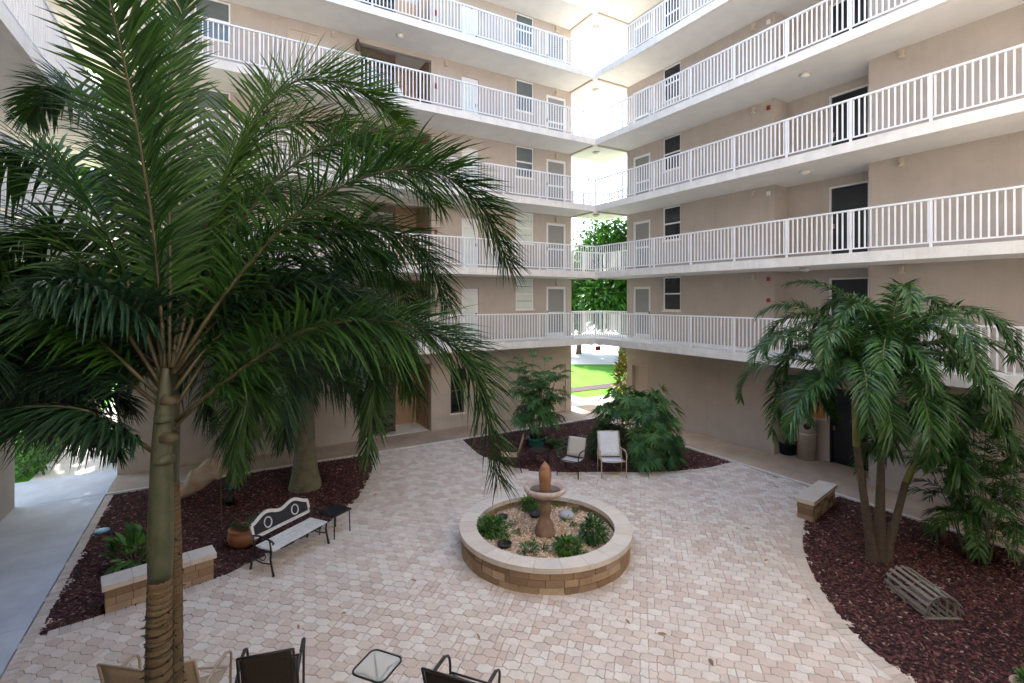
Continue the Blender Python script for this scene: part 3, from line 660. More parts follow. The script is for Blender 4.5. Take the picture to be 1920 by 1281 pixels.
# stout palm in the left bed
sp = Vector((1.88, 13.45, 0))
stout = thing('palm_tree', 'stout grey green palm with swollen base in the bed behind the bench', 'palm tree', tuple(sp))
tp = []
zz = [0, .12, .5, 1.0, 1.5, 2.0, 2.5, 2.8]; rs = [.39, .375, .30, .25, .225, .21, .2, .195]
P = crom([(0, 0, z) for z in zz], 90); Rr = [c.x for c in crom([(r, 0, 0) for r in rs], 90)]
MB().tube(P, [r * (1 + .02 * (1 if i % 3 == 0 else -.5)) for i, r in enumerate(Rr)], 20).build('trunk', 'trunk_green', stout, True)
MB().tube([(0, 0, 2.75), (0, 0, 3.2), (0, 0, 3.9)], [.2, .18, .08], 16).build('crownshaft', 'crownshaft', stout, True)
GA = 2.39996
for i in range(26):
    az = i * GA + .4; el = 1.38 - .05 * i; L = 4.2 - .035 * i + rng.uniform(-.3, .3); bd = 1.6 + .035 * i + rng.uniform(-.15, .15)
    frond(stout, arc_frond((0, 0, 3.6 - .012 * i), az, el, L, bd, ex=1.5), n=150, L=.8, w=.042, droop=.5, vee=(-.6, .7), m='leaf_palm2', tone=.0, rr=.025)
# clump of three slim palms, right bed
cp = Vector((10.39, 4.4, 0))
clump = thing('palm_tree', 'clump palm with three slim bare stems and curly arching fronds beside the wooden trap', 'palm tree', tuple(cp))
tops = [(at(1606, 835, 9.0), at(1603, 700, 9.0), 22, 2.45), (at(1652, 845, 9.15), at(1668, 665, 9.15), 25, 2.65), (at(1698, 905, 9.4), at(1745, 800, 9.6), 14, 1.8)]
for j, (q, top, nf, L) in enumerate(tops):
    st = Vector((-.12 + .12 * j, .06 - .05 * j, 0)); q = q - cp; top = top - cp
    mid = st.lerp(q, .5) + Vector((.0, .0, 0))
    ringed_trunk([st, mid, q], .1 if j == 1 else .072, .055, 'trunk_grey', clump, .12, .03, .05)
    MB().tube([q - UP * .02, q.lerp(top, .5), top], [.062, .06, .035], 12).build('crownshaft', 'crownshaft_y', clump, True)
    for i in range(nf):
        az = i * GA + j * 1.3; el = 1.45 - 1.6 * i / nf + rng.uniform(-.08, .08)
        dev = abs((az - 2.62 + PI) % (2 * PI) - PI)
        frond(clump, arc_frond(top - UP * .1, az, el, L * rng.uniform(.85, 1.08), (2.6 if dev > .5 else 1.7) + rng.uniform(-.25, .5), ex=1.9), n=88, L=.40, w=.034, droop=.5, bare=.12, vee=(-.1, .8), sweep=(25, 60), m='leaf_ado', rib='petiole', rr=.018, tone=rng.uniform(0, .2))
# multi-stemmed bamboo palms
def bamboo_palm(name, label, pos, stems, h, spread, L, m, lw=.022, ll=.2, base=None):
    t = thing(name, label, 'plant', pos)
    for i in range(stems):
        a = i * GA; r = .05 + .16 * math.sqrt(i / stems); hh = h * rng.uniform(.55, 1.0); lean = spread * rng.uniform(.3, 1)
        p0 = Vector((r * math.cos(a), r * math.sin(a), base or 0)); p1 = p0 + Vector((math.cos(a) * lean, math.sin(a) * lean, hh - (base or 0)))
        P = crom([p0, p0.lerp(p1, .5) - Vector((math.cos(a), math.sin(a), 0)) * lean * .12, p1], 8)
        MB().tube(P, [.013 - .0008 * k for k in range(8)], 6).build('cane', 'cane', t, True)
        for k in range(7):
            q = P[-1].lerp(P[2], k / 7); az = a + k * 2.2 + rng.uniform(-.5, .5)
            frond(t, arc_frond(q, az, 1.05 - .13 * k + rng.uniform(-.1, .1), L * rng.uniform(.8, 1.15), 1.3), n=15, L=ll, w=lw, droop=.35, bare=.22, vee=(-.1, .5), sweep=(30, 60), m=m, rib='cane', rr=.006, tone=rng.uniform(0, .25), tip=.7)
    return t
bamboo_palm('bamboo_palm', 'feathery bamboo palm with many thin canes in the bed beyond the wooden trap', (11.9, 3.51, 0), 14, 2.35, .55, .62, 'leaf_ado', .026, .26)
bamboo_palm('potted_palm', 'tall feathery light green palm growing from a teal pot', (8.62, 13.1, 0), 20, 2.9, .5, .6, 'leaf_bamboo', .034, .25, .38)
tag(MB().lathe([(.17, .0), (.2, .03), (.28, .22), (.3, .36), (.33, .4), (.31, .42), (.27, .40), (.25, .36)], 20).build('plant_pot', 'teal', None, True, (8.62, 13.1, .01)),
    'round teal glazed pot holding the tall feathery palm', 'pot')
# fan palm bush
rp = Vector((10.65, 10.85, 0))
bush = thing('fan_palm_bush', 'large rounded bush of fan shaped palm leaves in the far bed', 'bush', tuple(rp))
def fan(mb, c, out, L, w, n, r):
    nn = (out + UP * rng.uniform(.2, .9)).normalized(); d = Vector((out.x, out.y, -.8)); d = (d - nn * d.dot(nn)).normalized(); side = d.cross(nn).normalized()
    for i in range(n):
        a = rad(-125 + 250 * i / (n - 1) + rng.uniform(-6, 6)); dd = d * math.cos(a) + side * math.sin(a) + nn * .22
        leaflet(mb, c, dd.normalized(), nn, L * rng.uniform(.8, 1.1) * (1 - .2 * abs(a) / 1.9), w, .14, min(1, max(0, r + rng.uniform(-.15, .25))))
for i in range(400):
    a = i * GA; e = math.acos(1 - (i + .5) / 400 * 1.0); rr = rng.uniform(.66, 1.02)
    c = Vector((math.sin(e) ** .6 * math.cos(a) * 1.35, math.sin(e) ** .6 * math.sin(a) * 1.35, .12 + math.cos(e) * 2.15)) ; c = Vector((c.x * rr, c.y * rr, max(.15, c.z * rr + rng.uniform(-.1, .1))))
    if math.hypot(c.x + rp.x - 9.4, c.y + rp.y - 10.62) < .72 and c.z < 1.5: continue
    out = Vector((math.cos(a), math.sin(a), .25 + rng.uniform(-.3, .5))).normalized()
    mb = MB(); fan(mb, c, out, .37, .042, 12, rng.uniform(.05, .7)); f = mb.build('fan_leaf', 'leaf_fan', bush)
    if i % 5 == 0: MB().tube([(c.x * .35, c.y * .35, 0), (c.x * .6, c.y * .6, c.z * .6), tuple(c)], [.012, .01, .005], 5).build('cane', 'cane', bush, True)
# small plants
def shrub(name, label, pos, rx, rz, n, lf, m, group=None, tone=0., zc=.8):
    t = thing(name, label, 'shrub', pos, group=group); mb = MB()
    for _ in range(n):
        while True:
            q = Vector((rng.uniform(-1, 1), rng.uniform(-1, 1), rng.uniform(-1, 1)))
            if .25 < q.length < 1: break
        lump = 1 + .18 * math.sin(q.x * 7 + q.y * 5) ; p = Vector((q.x * rx * lump, q.y * rx * lump, rz * zc + q.z * rz * lump)); p.z = max(.02, p.z)
        d = (q + Vector((rng.uniform(-.6, .6), rng.uniform(-.6, .6), rng.uniform(-.2, .8)))).normalized()
        leaflet(mb, p, d, UP if abs(d.z) < .9 else RT, lf * rng.uniform(.7, 1.3), lf * .42, .2, min(1, max(0, tone + rng.random() * .8)))
    mb.build('foliage', m, t)
    st = MB()
    for i in range(6):
        a = i * GA; st.tube([(0, 0, 0), (math.cos(a) * rx * .3, math.sin(a) * rx * .3, rz * .6), (math.cos(a) * rx * .6, math.sin(a) * rx * .6, rz * 1.2)], [.01, .007, .003], 5)
    st.build('stem', 'cane', t)
    return t
def fern(name, label, pos, n, L, m, bend=1.6):
    t = thing(name, label, 'plant', pos)
    for i in range(n):
        frond(t, arc_frond((0, 0, .05), i * GA, rng.uniform(.5, 1.35), L * rng.uniform(.7, 1.1), bend), n=16, L=.11, w=.022, droop=.25, bare=.1, vee=(0, .2), sweep=(15, 40), m=m, rib='cane', rr=.005, tone=rng.uniform(0, .3))
    return t
GZ = .27                                            # gravel level in the planter
fern('fern', 'light green arching fern beside the teal pot', (9.25, 13.0, 0), 20, .75, 'leaf_bamboo')
def fp(u, v, z=GZ): D = ray(u, v); k = (z - CAMH) / D.z; p = Vector((0, 0, CAMH)) + D * k; return (p.x, p.y, z)
shrub('shrub', 'bright green bushy shrub by the planter rim opposite the darker one', fp(922, 1000), .26, .16, 420, .1, 'leaf_shrub')
shrub('shrub', 'dark green rounded shrub by the planter rim facing the trap', fp(1113, 1015), .22, .24, 420, .1, 'leaf_fan')
shrub('shrub', 'low mid green shrub at the planter rim beside the dark rounded one', fp(1066, 1035), .25, .12, 320, .1, 'leaf_shrub')
shrub('shrub', 'bushy green plant growing in the sunken pot behind the fountain stem', fp(995, 955), .18, .15, 240, .09, 'leaf_shrub')
shrub('shrub', 'tiny green plant in the small pot near the planter rim', fp(946, 1018), .1, .13, 60, .08, 'leaf_shrub')
shrub('shrub', 'tiny flat dark green plant touching the inside of the planter rim', fp(990, 1037), .16, .07, 70, .08, 'leaf_fan')
for i, (u, v) in enumerate(((970, 1000), (1075, 985), (1060, 975), (1090, 1000), (1020, 1030), (1000, 1022), (935, 975), (1045, 950), (1080, 960), (960, 985))):
    shrub('weed', 'small yellow green weed sprouting in the planter gravel', fp(u, v), .09, .04, 34, .06, 'leaf_shrub', group='weeds in the planter gravel')
shrub('shrub', 'broad leaved green plant behind the left block wall', (-1.26, 10.96, 0), .33, .3, 70, .3, 'leaf_shrub', tone=-.1)
shrub('shrub', 'straggly reddish cream plant at the foot of the fan palm bush', (10.3, 12.5, 0), .55, .3, 240, .1, leafmat('leaf_cream', [(.10, .05, .035), (.28, .2, .14), (.4, .33, .25)]))
croton = shrub('croton', 'upright yellow striped croton outside the open corner', (15.65, 16.75, -.05), .3, 1.25, 330, .32, 'leaf_croton', zc=.95)
# trees and hedge outside
def tree(label, pos, h, cr, n, m='leaf_tree', lf=.32, zlow=.3, group='trees outside the building'):
    t = thing('tree', label, 'tree', pos, group=group); mb = MB(); lobes = []
    for i in range(15):
        a = i * GA; q = math.sqrt((i + .5) / 15); lobes.append((Vector((math.cos(a) * cr * q * .75, math.sin(a) * cr * q * .75, h * (zlow + .12 + (1 - zlow) * .62 * (1 - q * q * .7)) + rng.uniform(-.4, .4))), cr * rng.uniform(.3, .46)))
    for _ in range(n):
        c, r = rng.choice(lobes); d = Vector((rng.gauss(0, 1), rng.gauss(0, 1), rng.gauss(0, 1) * .9)).normalized()
        p = c + d * r * rng.uniform(.45, 1.05); dd = (d + Vector((rng.uniform(-1, 1), rng.uniform(-1, 1), rng.uniform(-.8, .4)))).normalized()
        leaflet(mb, p, dd, UP if abs(dd.z) < .9 else RT, lf * rng.uniform(.7, 1.3), lf * .5, .2, rng.random())
    mb.build('crown', m, t)
    tb = MB(); tb.tube([(0, 0, 0), (.1, 0, h * .25), (0, .1, h * .5)], [h * .03, h * .024, h * .015], 10)
    for c, r in lobes[:9]: tb.tube([(.05, .03, h * .3), tuple(c * .5 + Vector((0, 0, h * .2))), tuple(c)], [h * .014, h * .009, h * .003], 6)
    tb.build('trunk', 'bark', t, True)
def gp(u, dep): p = at(u, CV, dep); return (p.x, p.y, -.06)
tree('broad bright green tree seen through the open corner beyond the croton', gp(1168, 38), 12.2, 5.8, 24000, lf=.42, zlow=.03)
tree('tall unseen tree added behind the far wing to shade the corner landings', (13.9, 25.8, -.06), 19.5, 3.9, 11000, lf=.5, zlow=.35)  # added out of view to keep the sun off the corner landings
tree('lower green tree left of the broad tree behind the open corner', gp(1085, 44), 8.8, 4.4, 9000, lf=.42, zlow=.04)
tree('green tree beyond the left open corner beside the pale house', gp(190, 36), 7.0, 4.0, 7000, lf=.36, zlow=.1)
tree('dense green tree beyond the left walkway opening', gp(60, 30), 6.0, 3.6, 7000, lf=.36, zlow=.05)
tree('tall leafy tree added to shade the outside path past the left opening', (-4.6, 26.3, -.06), 13.5, 4.6, 8000, lf=.4, zlow=.42)  # added to break up the sun on the left path, crown kept sparse
tree('tall leafy tree added for shade farther along the outside path, closer to the house', (-9.2, 31.0, -.06), 12.0, 4.6, 8000, lf=.4, zlow=.3)  # second tree added for dappled shade past the left opening
for i, (x, y) in enumerate(((-4.55, 18.5), (-4.6, 19.7), (-4.6, 20.9), (-4.65, 22.2))):
    shrub('hedge_shrub', 'green leafy shrub in the row along the path outside', (x, y, -.05), .55, .55, 420, .16, 'leaf_shrub', group='shrubs along the outside path')
shrub('shrub', 'small plant in a green pot at the end of the far wing', (-2.62, 18.6, .3), .22, .25, 90, .16, 'leaf_shrub')
tag(MB().lathe([(.15, 0), (.2, .3), (.22, .32), (.19, .3)], 16).build('plant_pot', 'teal', None, True, (-2.62, 18.6, -.03)), 'small green pot outside at the end of the far wing', 'pot')
# pale neighbouring house beyond the left opening
hp = gp(120, 55); house = thing('house', 'pale neighbouring house with grey hipped roof beyond the left opening', 'house', hp)
MB().box(-9, 9, -5, 5, 0, 7.5).build('wall', 'plaster', house)
mb = MB(); mb.v += [(-9.6, -5.6, 7.5), (9.6, -5.6, 7.5), (9.6, 5.6, 7.5), (-9.6, 5.6, 7.5), (-5, 0, 10.6), (5, 0, 10.6)]
for q in ((0, 1, 5, 4), (1, 2, 5), (2, 3, 4, 5), (3, 0, 4), (3, 2, 1, 0)): mb.face(list(q))
mb.build('roof', 'roof_grey', house)
for i in range(4):
    for z in (1.2, 4.4):
        w = MB().box(-7.2 + i * 4, -5.6 + i * 4, -5.06, -5.0, z, z + 1.5).build('window', 'white', house); MB().box(-7.1 + i * 4, -5.7 + i * 4, -5.08, -5.062, z + .1, z + 1.4).build('pane', 'glass_grey', w)

# ---------------------------------------------------------------- round planter and fountain
ring = thing('round_planter', 'round seat wall planter of brown blocks with pale cap stones around the fountain', 'planter', (FC[0], FC[1], 0))
def ring_piece(r0, r1, a0, a1, z0, z1, n=3):
    mb = MB(); P = [(r1 * math.cos(a0 + (a1 - a0) * i / n), r1 * math.sin(a0 + (a1 - a0) * i / n)) for i in range(n + 1)]
    Q = [(r0 * math.cos(a0 + (a1 - a0) * i / n), r0 * math.sin(a0 + (a1 - a0) * i / n)) for i in range(n, -1, -1)]
    return mb.prism(P + Q, z0, z1)
MB().lathe([(1.565, 0), (1.565, .36), (1.38, .36), (1.38, 0)], 64, cap=False).build('core', 'husk', ring)
for c in range(3):
    a = c * .13
    while a < c * .13 + 2 * PI - .02:
        w = min(rng.uniform(.13, .26), c * .13 + 2 * PI - a); z = .0 + c * .125
        ring_piece(1.36, 1.59 + rng.uniform(0, .012), a + .0035, a + w - .0035, z + .004, z + .121).build('block', 'block', ring); a += w
for i in range(22):
    a = 2 * PI * i / 22; ring_piece(1.31, 1.64, a + .002, a + 2 * PI / 22 - .002, .378, .465).build('cap_stone', 'cap', ring)
gm = MB()
for _ in range(5200):
    r = 1.33 * math.sqrt(rng.random()); a = rng.uniform(0, 2 * PI); x, y = FC[0] + r * math.cos(a), FC[1] + r * math.sin(a); s = rng.uniform(.014, .03); q = rng.random(); b = len(gm.v); z = GZ - .02 + rng.uniform(0, .02); t = rng.uniform(0, 1.5)
    for k in range(5): gm.v.append((x + s * rng.uniform(.8, 1.2) * math.cos(t + k * 1.2566), y + s * rng.uniform(.6, 1) * math.sin(t + k * 1.2566), z))
    gm.v.append((x + rng.uniform(-.3, .3) * s, y, z + s * .8))
    for k in range(5): gm.face([b + k, b + (k + 1) % 5, b + 5], q)
b = len(gm.v); gm.v += [(FC[0] + 1.34 * math.cos(2 * PI * k / 32), FC[1] + 1.34 * math.sin(2 * PI * k / 32), GZ - .015) for k in range(32)]; gm.face([b + k for k in range(32)], .2)
tag(gm.build('gravel', 'gravel'), 'tan and cream gravel filling the round planter', 'gravel', kind='stuff')
ft = thing('fountain', 'brown stone pedestal fountain with wide bowl and urn finial in the round planter', 'fountain', (FC[0], FC[1], GZ - .03))
MB().lathe([(.205, 0), (.205, .06), (.18, .1), (.175, .16), (.15, .23), (.11, .30), (.095, .36), (.1, .40), (.125, .46), (.12, .52), (.1, .60), (.1, .68), (.13, .72)], 28).build('pedestal', 'fount', ft, True)
bw = MB().lathe([(.12, .70), (.22, .74), (.32, .79), (.375, .83), (.405, .86), (.415, .90), (.40, .93), (.37, .935), (.335, .91), (.30, .85), (.2, .82), (.05, .81)], 36).build('bowl', 'bowl', ft, True)
MB().lathe([(.296, .855), (.05, .857)], 32).build('water', mat('still_water', [(.10, .075, .055)], .05), bw, True)
MB().lathe([(.11, .82), (.108, .92), (.105, .97), (.112, 1.03), (.122, 1.10), (.125, 1.16), (.115, 1.22), (.095, 1.27), (.09, 1.275), (.095, 1.29), (.07, 1.33), (.05, 1.345), (.045, 1.36), (.02, 1.38), (.015, 1.40)], 24).build('urn', 'urn', ft, True)
for i, (u, v, r, lab) in enumerate(((1003, 967, .13, 'dark round pot sunk in the gravel behind the fountain stem'), (946, 1024, .13, 'small dark pot lying near the planter rim'), (943, 972, .1, 'small empty pot half buried beside the bright green shrub'))):
    x, y, z = fp(u, v); tag(MB().lathe([(r * .75, -.03), (r, .05), (r * 1.05, .06), (r * .9, .055), (r * .85, .03), (.01, .03)], 18).build('plant_pot', 'darkpot', None, True, (x, y, GZ)), lab, 'pot')
x, y, z = fp(1063, 969); tag(MB().lathe([(.15, -.01), (.15, .05), (.12, .09), (.05, .11), (.01, .112)], 18).build('stone_lid', 'roof_grey', None, True, (x, y, GZ)), 'grey domed stone cover in the planter gravel', 'stone')

# ---------------------------------------------------------------- low block walls
def low_wall(label, p, q, courses=3, w=.3):
    p = Vector((p[0], p[1], 0)); q = Vector((q[0], q[1], 0)); L = (q - p).length
    t = thing('low_wall', label, 'wall', tuple((p + q) / 2), math.atan2((q - p).y, (q - p).x), 'block walls at the bed corners')
    MB().box(-L / 2 + .02, L / 2 - .02, -w / 2 + .02, w / 2 - .02, 0, .37).build('core', 'husk', t)
    for c in range(courses):
        x = -L / 2; i = 0
        while x < L / 2 - .01:
            ww = rng.uniform(.17, .34) if not (c % 2 and i == 0) else .13
            if L / 2 - x - ww < .1: ww = L / 2 - x
            e = rng.uniform(0, .012)
            MB().box(x + .005, x + ww - .005, -w / 2 - e, w / 2 + e, c * .125 + .005, c * .125 + .121).build('block', 'block', t); x += ww; i += 1
    n = 4
    for i in range(n): MB().box(-L / 2 - .04 + (L + .08) * i / n + .003, -L / 2 - .04 + (L + .08) * (i + 1) / n - .003, -w / 2 - .04, w / 2 + .04, .377, .46).build('cap_stone', 'cap', t)
low_wall('low wall of tan blocks with pale cap behind the tall palm stem', (-1.50, 9.69), (-.10, 9.97)); low_wall('low wall of tan blocks with pale cap beside the three slim palms', (10.85, 6.0), (12.3, 6.28))

# ---------------------------------------------------------------- furniture
bench = thing('bench', 'garden bench with white slats, camelback back and two ring medallions, black iron ends', 'bench', (1.17, 9.96, .02), math.atan2(.71, 1.01))
BW = .62
for i in range(5):
    y = -.2 + i * .09; MB().box(-BW, BW, y - .036, y + .036, .405, .43).build('slat', 'bench_white', bench)
def by(z): return .2 + .0 + (z - .42) * .28                     # back leans away (local +y is the rear)
topz = lambda x: .80 - .042 * math.cos(x / BW * PI * 2) + .05 * math.cos(x / BW * PI / 2)
TP = [(x, by(topz(x)), topz(x)) for x in [(-BW + 2 * BW * i / 30) for i in range(31)]]
bk = MB()
for a, b in zip(TP, TP[1:]): bk.bar(a, b, .03, .055)
bk.bar((-BW, by(.55), .55), (BW, by(.55), .55), .03, .05); bk.bar((-BW, by(.53), .53), (-BW, by(topz(-BW)), topz(-BW)), .045, .03); bk.bar((BW, by(.53), .53), (BW, by(topz(BW)), topz(BW)), .045, .03)
bkr = bk.build('backrest', 'bench_white', bench)
pn = MB(); n = 24
for i in range(n + 1):
    x = -BW + 2 * BW * i / n; pn.v += [(x, by(.56) + .004, .56), (x, by(topz(x) - .02) + .004, topz(x) - .02)]
for i in range(n): pn.face([2 * i, 2 * i + 2, 2 * i + 3, 2 * i + 1])
pn.build('panel', 'mesh_panel', bkr)
for cx in (-.3, .3):
    zc = .70; P = [(cx + .075 * math.cos(2 * PI * k / 20), by(zc + .085 * math.sin(2 * PI * k / 20)) - .012, zc + .085 * math.sin(2 * PI * k / 20)) for k in range(20)]
    MB().tube(P, .012, 6, closed=True).build('medallion', 'bench_white', bkr, True)
for s in (-1, 1):
    x = s * (BW + .01)
    e = MB(); e.tube([(x, -.27, 0), (x, -.23, .12), (x, -.19, .28), (x, -.21, .40), (x, -.2, .47), (x, -.17, .58)], [.022, .018, .018, .018, .014, .014], 7)
    e.tube([(x, .30, 0), (x, .27, .15), (x, .2, .32), (x, .19, .42), (x, by(.6), .6), (x, by(.78), .78)], [.022, .018, .018, .018, .016, .012], 7)
    e.tube([(x, -.23, .41), (x, 0, .385), (x, .2, .41)], .016, 6); e.tube([(x, -.2, .2), (x, 0, .17), (x, .24, .2)], .012, 6)
    e.tube([(x, by(.6), .6), (x, .08, .625), (x, -.12, .605), (x, -.23, .585), (x, -.27, .56), (x, -.25, .54)], .016, 6)
    P = [(x, .02 + .09 * math.cos(2 * PI * k / 14), .29 + .075 * math.sin(2 * PI * k / 14)) for k in range(14)]; e.tube(P, .008, 5, closed=True)
    e.build('iron_end', 'iron', bench, True)
def side_table(label, pos, rz, top, fr, size=.46, h=.48, glass=False):
    t = thing('side_table', label, 'table', pos, rz); s = size / 2
    if glass:
        c = .08; P = []
        for sx, sy, a0 in ((1, 1, 0), (-1, 1, 90), (-1, -1, 180), (1, -1, 270)):
            for k in range(5): a = rad(a0 + 22.5 * k); P.append((sx * (s - c) + c * math.cos(a), sy * (s - c) + c * math.sin(a)))
        MB().prism(P, h - .006, h).build('top', top, t)
        MB().tube([(x, y, h) for x, y in P], .012, 8, closed=True).build('rim', fr, t, True)
        for i, (sx, sy) in enumerate(((1, 1), (-1, 1), (-1, -1), (1, -1))): MB().tube([(sx * (s - .04), sy * (s - .04), h - .012), (sx * s * .45, sy * s * .45, h - .06), (sx * .03, sy * .03, h - .16), (sx * .05, sy * .05, .2), (sx * s * .8, sy * s * .8, 0.012)], .01, 8).build('leg', fr, t, True)
    else:
        MB().box(-s, s, -s, s, h - .03, h).build('top', top, t)
        for sx in (-1, 1):
            for sy in (-1, 1): MB().tube([(sx * (s - .03), sy * (s - .03), h - .03), (sx * (s - .02), sy * (s - .02), 0)], .012, 8).build('leg', fr, t, True)
    return t
side_table('small black square side table at the end of the bench', (2.03, 10.5, .02), .55, 'iron', 'iron', .45, .47)
side_table('small dark side table between two patio chairs at the far bed edge', (7.85, 11.85, .02), .4, 'frame_dark', 'frame_dark', .5, .45)
side_table('rounded square glass table with dark rim and curved legs between brown chairs', (1.58, 5.74, .02), rad(-52), 'glass', 'frame_dark', .43, .5, True)
def chair(label, pos, rz, fm, sm, w=.55, backh=.93, sag=0., loop=True, lean=.16, group=None):
    t = thing('patio_chair', label, 'chair', pos, rz, group); h = w / 2
    def sheet_(name, rows, sg):                      # rows: (y, z) profile, cloth stretched between the rails
        mb = MB(); n = 8
        for (y, z) in rows:
            for i in range(n + 1): u = -1 + 2 * i / n; mb.v.append((u * (h - .02), y, z - sg * (1 - u * u)))
        for r in range(len(rows) - 1):
            for i in range(n): b = r * (n + 1) + i; mb.face([b, b + 1, b + n + 2, b + n + 1])
        o = mb.build(name, sm, t, True); md = o.modifiers.new('thick', 'SOLIDIFY'); md.thickness = .008
    sheet_('seat', [(-.22, .40), (-.1, .385), (.1, .40), (.24, .425)], .02 + sag)
    yb = lambda z: -.24 - (z - .40) / (backh - .40) * lean
    sheet_('backrest', [(yb(z), z) for z in [.42 + (backh - .42) * i / 6 for i in range(7)]], .0 + sag)
    fr = MB()
    for s in (-1, 1): fr.tube([(s * h, .25, .43), (s * h, -.0, .40), (s * h, -.22, .40), (s * h, yb(.5), .5), (s * h, yb(backh), backh)], .014, 8)
    fr.tube([(-h * 1.0, yb(backh), backh), (0, yb(backh), backh - sag), (h * 1.0, yb(backh), backh)], .014, 8); fr.tube([(-h, .25, .43), (h, .25, .43)], .012, 8); fr.tube([(-h, -.23, .39), (h, -.23, .39)], .012, 8)
    fr.build('frame', fm, t, True)
    for s in (-1, 1):
        x = s * (h + .03)
        MB().tube(crom([(x, yb(.66), .62), (x + s * .01, -.05, .66), (x + s * .01, .16, .655), (x + s * .01, .27, .58), (x, .28, .4), (x, .27, .0)], 22), .015, 8).build('leg', fm, t, True)
        MB().tube([(x, yb(.62), .63), (x, -.25, .35), (x, -.33, .0)], .014, 8).build('leg', fm, t, True)
        MB().bar((x + s * .01, -.06, .668), (x + s * .01, .17, .664), .04, .014).build('armrest', fm, t)
    return t
chair('dark brown sling chair backing onto the palm bed, nearer the tan chair', (.53, 6.32, .02), rad(-14), 'frame_dark', 'sling_dark')
chair('dark brown sling chair beside the glass table, farther from the tan chair', (2.29, 4.92, .02), rad(-51), 'frame_dark', 'sling_dark')
chair('wide tan sling chair partly behind the tall palm stem', (-.46, 6.70, .02), rad(-27), 'frame_tan', 'sling_tan', .96, .98, .09)
chair('patio chair with dark frame and light grey sling by the far bed', (8.24, 10.78, .02), rad(119), 'frame_dark', 'sling_grey')
chair('tall backed pale striped lounge chair with cream frame beside the fan palm bush', (9.15, 10.2, .02), rad(150), 'frame_tan', 'sling_white', .6, 1.05, .0, True, .26)
chair('tan sling chair turned sideways at the corner of the far bed', (7.0, 12.0, .02), rad(60), 'frame_dark', 'sling_tan2')
# ---------------------------------------------------------------- small things in the beds
pt = thing('plant_pot', 'wide terracotta bowl behind the bench holding a few stems', 'pot', (.42, 10.9, .01))
MB().lathe([(.16, 0), (.24, .06), (.29, .17), (.275, .27), (.25, .31), (.275, .34), (.255, .35), (.22, .30), (.05, .28)], 28).build('bowl', 'terracotta', pt, True)
fern('potted_plant', 'sparse dark plant in the terracotta bowl', (.42, 10.9, .28), 6, .4, 'leaf_dark', .8)
rk = MB()
import mathutils
P = crom([(-.62, -.02, .05), (-.4, 0, .22), (-.1, .02, .40), (.2, .02, .60), (.45, 0, .72), (.56, 0, .74)], 26); R_ = [.05, .08, .1, .11, .13, .14, .15, .16, .165, .17, .17, .175, .18, .18, .185, .19, .19, .19, .185, .18, .175, .165, .15, .12, .08, .03]
rk.tube(P, [r * 1.25 for r in R_], 20)
rk.v = [tuple(Vector(v) * (1 + .34 * mathutils.noise.noise(Vector(v) * 3.2)) * 1 + Vector((0, 0, .0))) for v in rk.v]
rk.v = [(x, y, max(z, -.02)) for x, y, z in rk.v]
tag(rk.build('driftwood', 'rock', None, True, (-.42, 13.9, .01), rad(-12)), 'large tan weathered driftwood log leaning up in the left bed', 'driftwood')
sl = thing('solar_light', 'small black solar light with teal cap beside the driftwood', 'garden light', (.22, 13.2, .01))
MB().lathe([(.09, 0), (.1, .18), (.05, .22), (.03, .3)], 12).build('base', 'black', sl, True); MB().lathe([(.09, .34), (.08, .40), (.03, .45), (.01, .46)], 14).build('cap', 'teal', sl, True); MB().lathe([(.03, .28), (.03, .36)], 8).build('stem', 'black', sl)
tag(MB().lathe([(.13, 0), (.13, .02), (.11, .03), (.01, .032)], 20).build('valve_lid', 'blue_lid', None, True, (-2.05, 13.0, .02)), 'small round pale blue lid at the edge of the left bed', 'lid')
tag(MB().tube([(.05, 11.9, 0), (.04, 11.92, 1.0), (.02, 11.9, 2.1)], [.006, .005, .003], 6).build('plant_stake', 'petiole', None, True), 'thin upright green stake in the left bed', 'stake')
# lobster trap
tr = thing('lobster_trap', 'weathered grey slatted wooden trap lying on the mulch by the three palms', 'trap', (9.43, 3.42, .02), math.atan2(3.02 - 3.8, 9.12 - 9.72) + PI)
tr.rotation_euler[2] = math.atan2(3.75 - 3.12, 9.62 - 9.22)
TL, TW, THh = .40, .27, .36
for i in range(9):
    a = PI * (i + .5) / 9; y = TW * math.cos(a); z = .05 + (THh - .05) * math.sin(a) ** .8
    if i in (7, 8): pass
    MB().bar((-TL - .03, y, z), (TL + .03, y, z), .045, .012, up=(0, math.cos(a), math.sin(a) + .01)).build('slat', 'wood_grey', tr)
for i in range(5): MB().bar((-TL, -TW + .05 + i * (2 * TW - .1) / 4, .03), (TL, -TW + .05 + i * (2 * TW - .1) / 4, .03), .05, .014).build('slat', 'wood_grey', tr)
for x in (-TL, 0, TL):
    h = MB(); P = [(x, (TW - .02) * math.cos(PI * k / 14), .03 + (THh - .045) * math.sin(PI * k / 14) ** .8) for k in range(15)]
    h.tube(P, .012, 6); h.bar((x, -TW, .02), (x, TW, .02), .04, .03); h.build('hoop', 'wood_grey', tr, True)
for x in (-TL + .02, ):
    for i in range(4): MB().bar((x, -TW + .08 + i * .125, .04), (x, -TW + .08 + i * .125, .24 + .06 * (i in (1, 2))), .03, .01).build('slat', 'wood_grey', tr)
MB().lathe([(.03, .0), (.045, .03), (.03, .06)], 10).build('float', 'sling_white', tr, True, (-.1, -.16, .25))
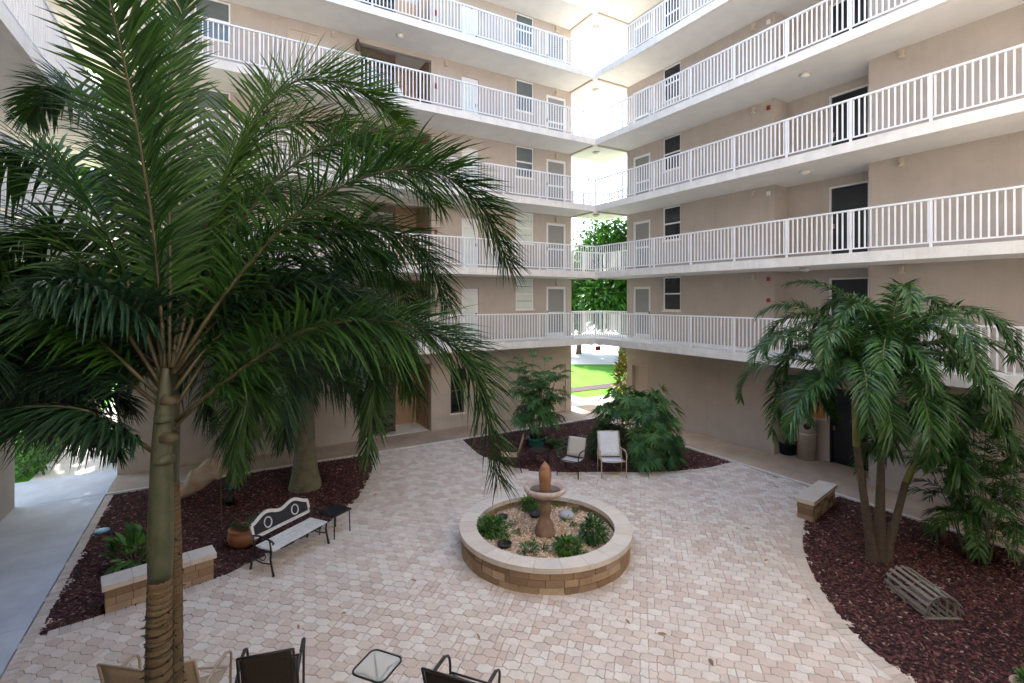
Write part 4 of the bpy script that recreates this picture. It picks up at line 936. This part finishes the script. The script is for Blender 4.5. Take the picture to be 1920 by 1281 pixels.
# bins, notice board, planter at frame edge
bn = thing('trash_bin', 'round beige trash bin with domed opening top in the wall recess', 'bin', (15.0, 8.25, .03))
MB().lathe([(.22, 0), (.25, .74), (.27, .75), (.27, .8), (.255, .81)], 24).build('body', 'bin', bn, True)
hd = MB().lathe([(.25, .81), (.245, 1.1), (.22, 1.2), (.12, 1.26), (.01, 1.27)], 24).build('hood', 'bin', bn, True)
MB().lathe([(.01, 0), (.09, .0), (.095, .02), (.08, .025)], 18).build('opening', 'black', hd).matrix_local = Matrix.Translation((-.205, -.13, 1.02)) @ Vector((-.84, -.54, .05)).to_track_quat('Z', 'Y').to_matrix().to_4x4()
tag(MB().lathe([(.2, 0), (.26, .36), (.27, .38), (.24, .36), (.2, .1)], 20).build('tub', 'black', None, True, (15.0, 8.82, .03)), 'black plastic tub on the floor beside the trash bin', 'tub')
nb = thing('notice_board', 'small orange brown cork notice board on the recess wall above the bin', 'notice board', (15.27, 8.2, 1.25))
MB().box(-.0, .02, -.33, .33, 0, .5).build('board', 'cork', nb); MB().box(-.012, .022, -.37, .37, -.04, -.002).box(-.012, .022, -.37, .37, .502, .54).box(-.012, .022, -.37, -.332, -.002, .502).box(-.012, .022, .332, .37, -.002, .502).build('frame', 'bench_white', nb)
tag(MB().tube(crom([(5.38, 17.1, ZS[4]), (5.45, 17.05, ZS[4] + .5), (5.4, 17.05, ZS[4] + .95), (5.3, 17.1, ZS[4] + 1.15)], 12), [.22, .25, .2, .22, .17, .16, .14, .12, .1, .09, .06, .03], 10).build('draped_sheet', 'wrap', None, True), 'white plastic sheet draped in the fifth floor alcove', 'sheet')
tag(MB().lathe([(.02, 0), (.09, .05), (.1, .2), (.05, .32), (.03, .4)], 10).build('wall_bell', 'brown', None, True, (3.98, YF - .12, ZS[4] + 1.85)), 'dark brown bell hanging by the fifth floor alcove', 'bell')

# fallen dry leaves on the paving
for i, (u, v) in enumerate(((1515, 1122), (1440, 1050), (1395, 990), (640, 1150), (560, 1180), (780, 1090), (1250, 1190), (1330, 1235), (900, 1200), (700, 930), (1440, 905), (1460, 915), (505, 1110), (1180, 1170))):
    x, y, z = fp(u, v, .026); mb = MB(); leaflet(mb, Vector((0, 0, 0)), Vector((1, 0, .1)).normalized(), UP, rng.uniform(.06, .16), rng.uniform(.03, .06), .05, rng.random())
    tag(mb.build('dry_leaf', leafdry if i else (leafdry := mat('dry_leaf', [(.30, .14, .05), (.42, .24, .10), (.20, .12, .07)], .8, 5, 'attr')), None, False, (x, y, z), rng.uniform(0, 6)), 'dry brown leaf fallen on the pavers', 'leaf', 'dry leaves on the pavers')

# potted plant at the edge of the right bed
x, y, z = fp(1932, 1290, .25)
tag(MB().lathe([(.11, 0), (.16, .24), (.18, .26), (.15, .25), (.13, .2)], 18).build('plant_pot', 'sling_tan', None, True, (x, y, .01)), 'small tan pot standing on the mulch nearest the wooden trap', 'pot')
shrub('shrub', 'small bright green plant in the tan pot on the mulch', (x, y, .2), .13, .1, 90, .09, 'leaf_shrub')
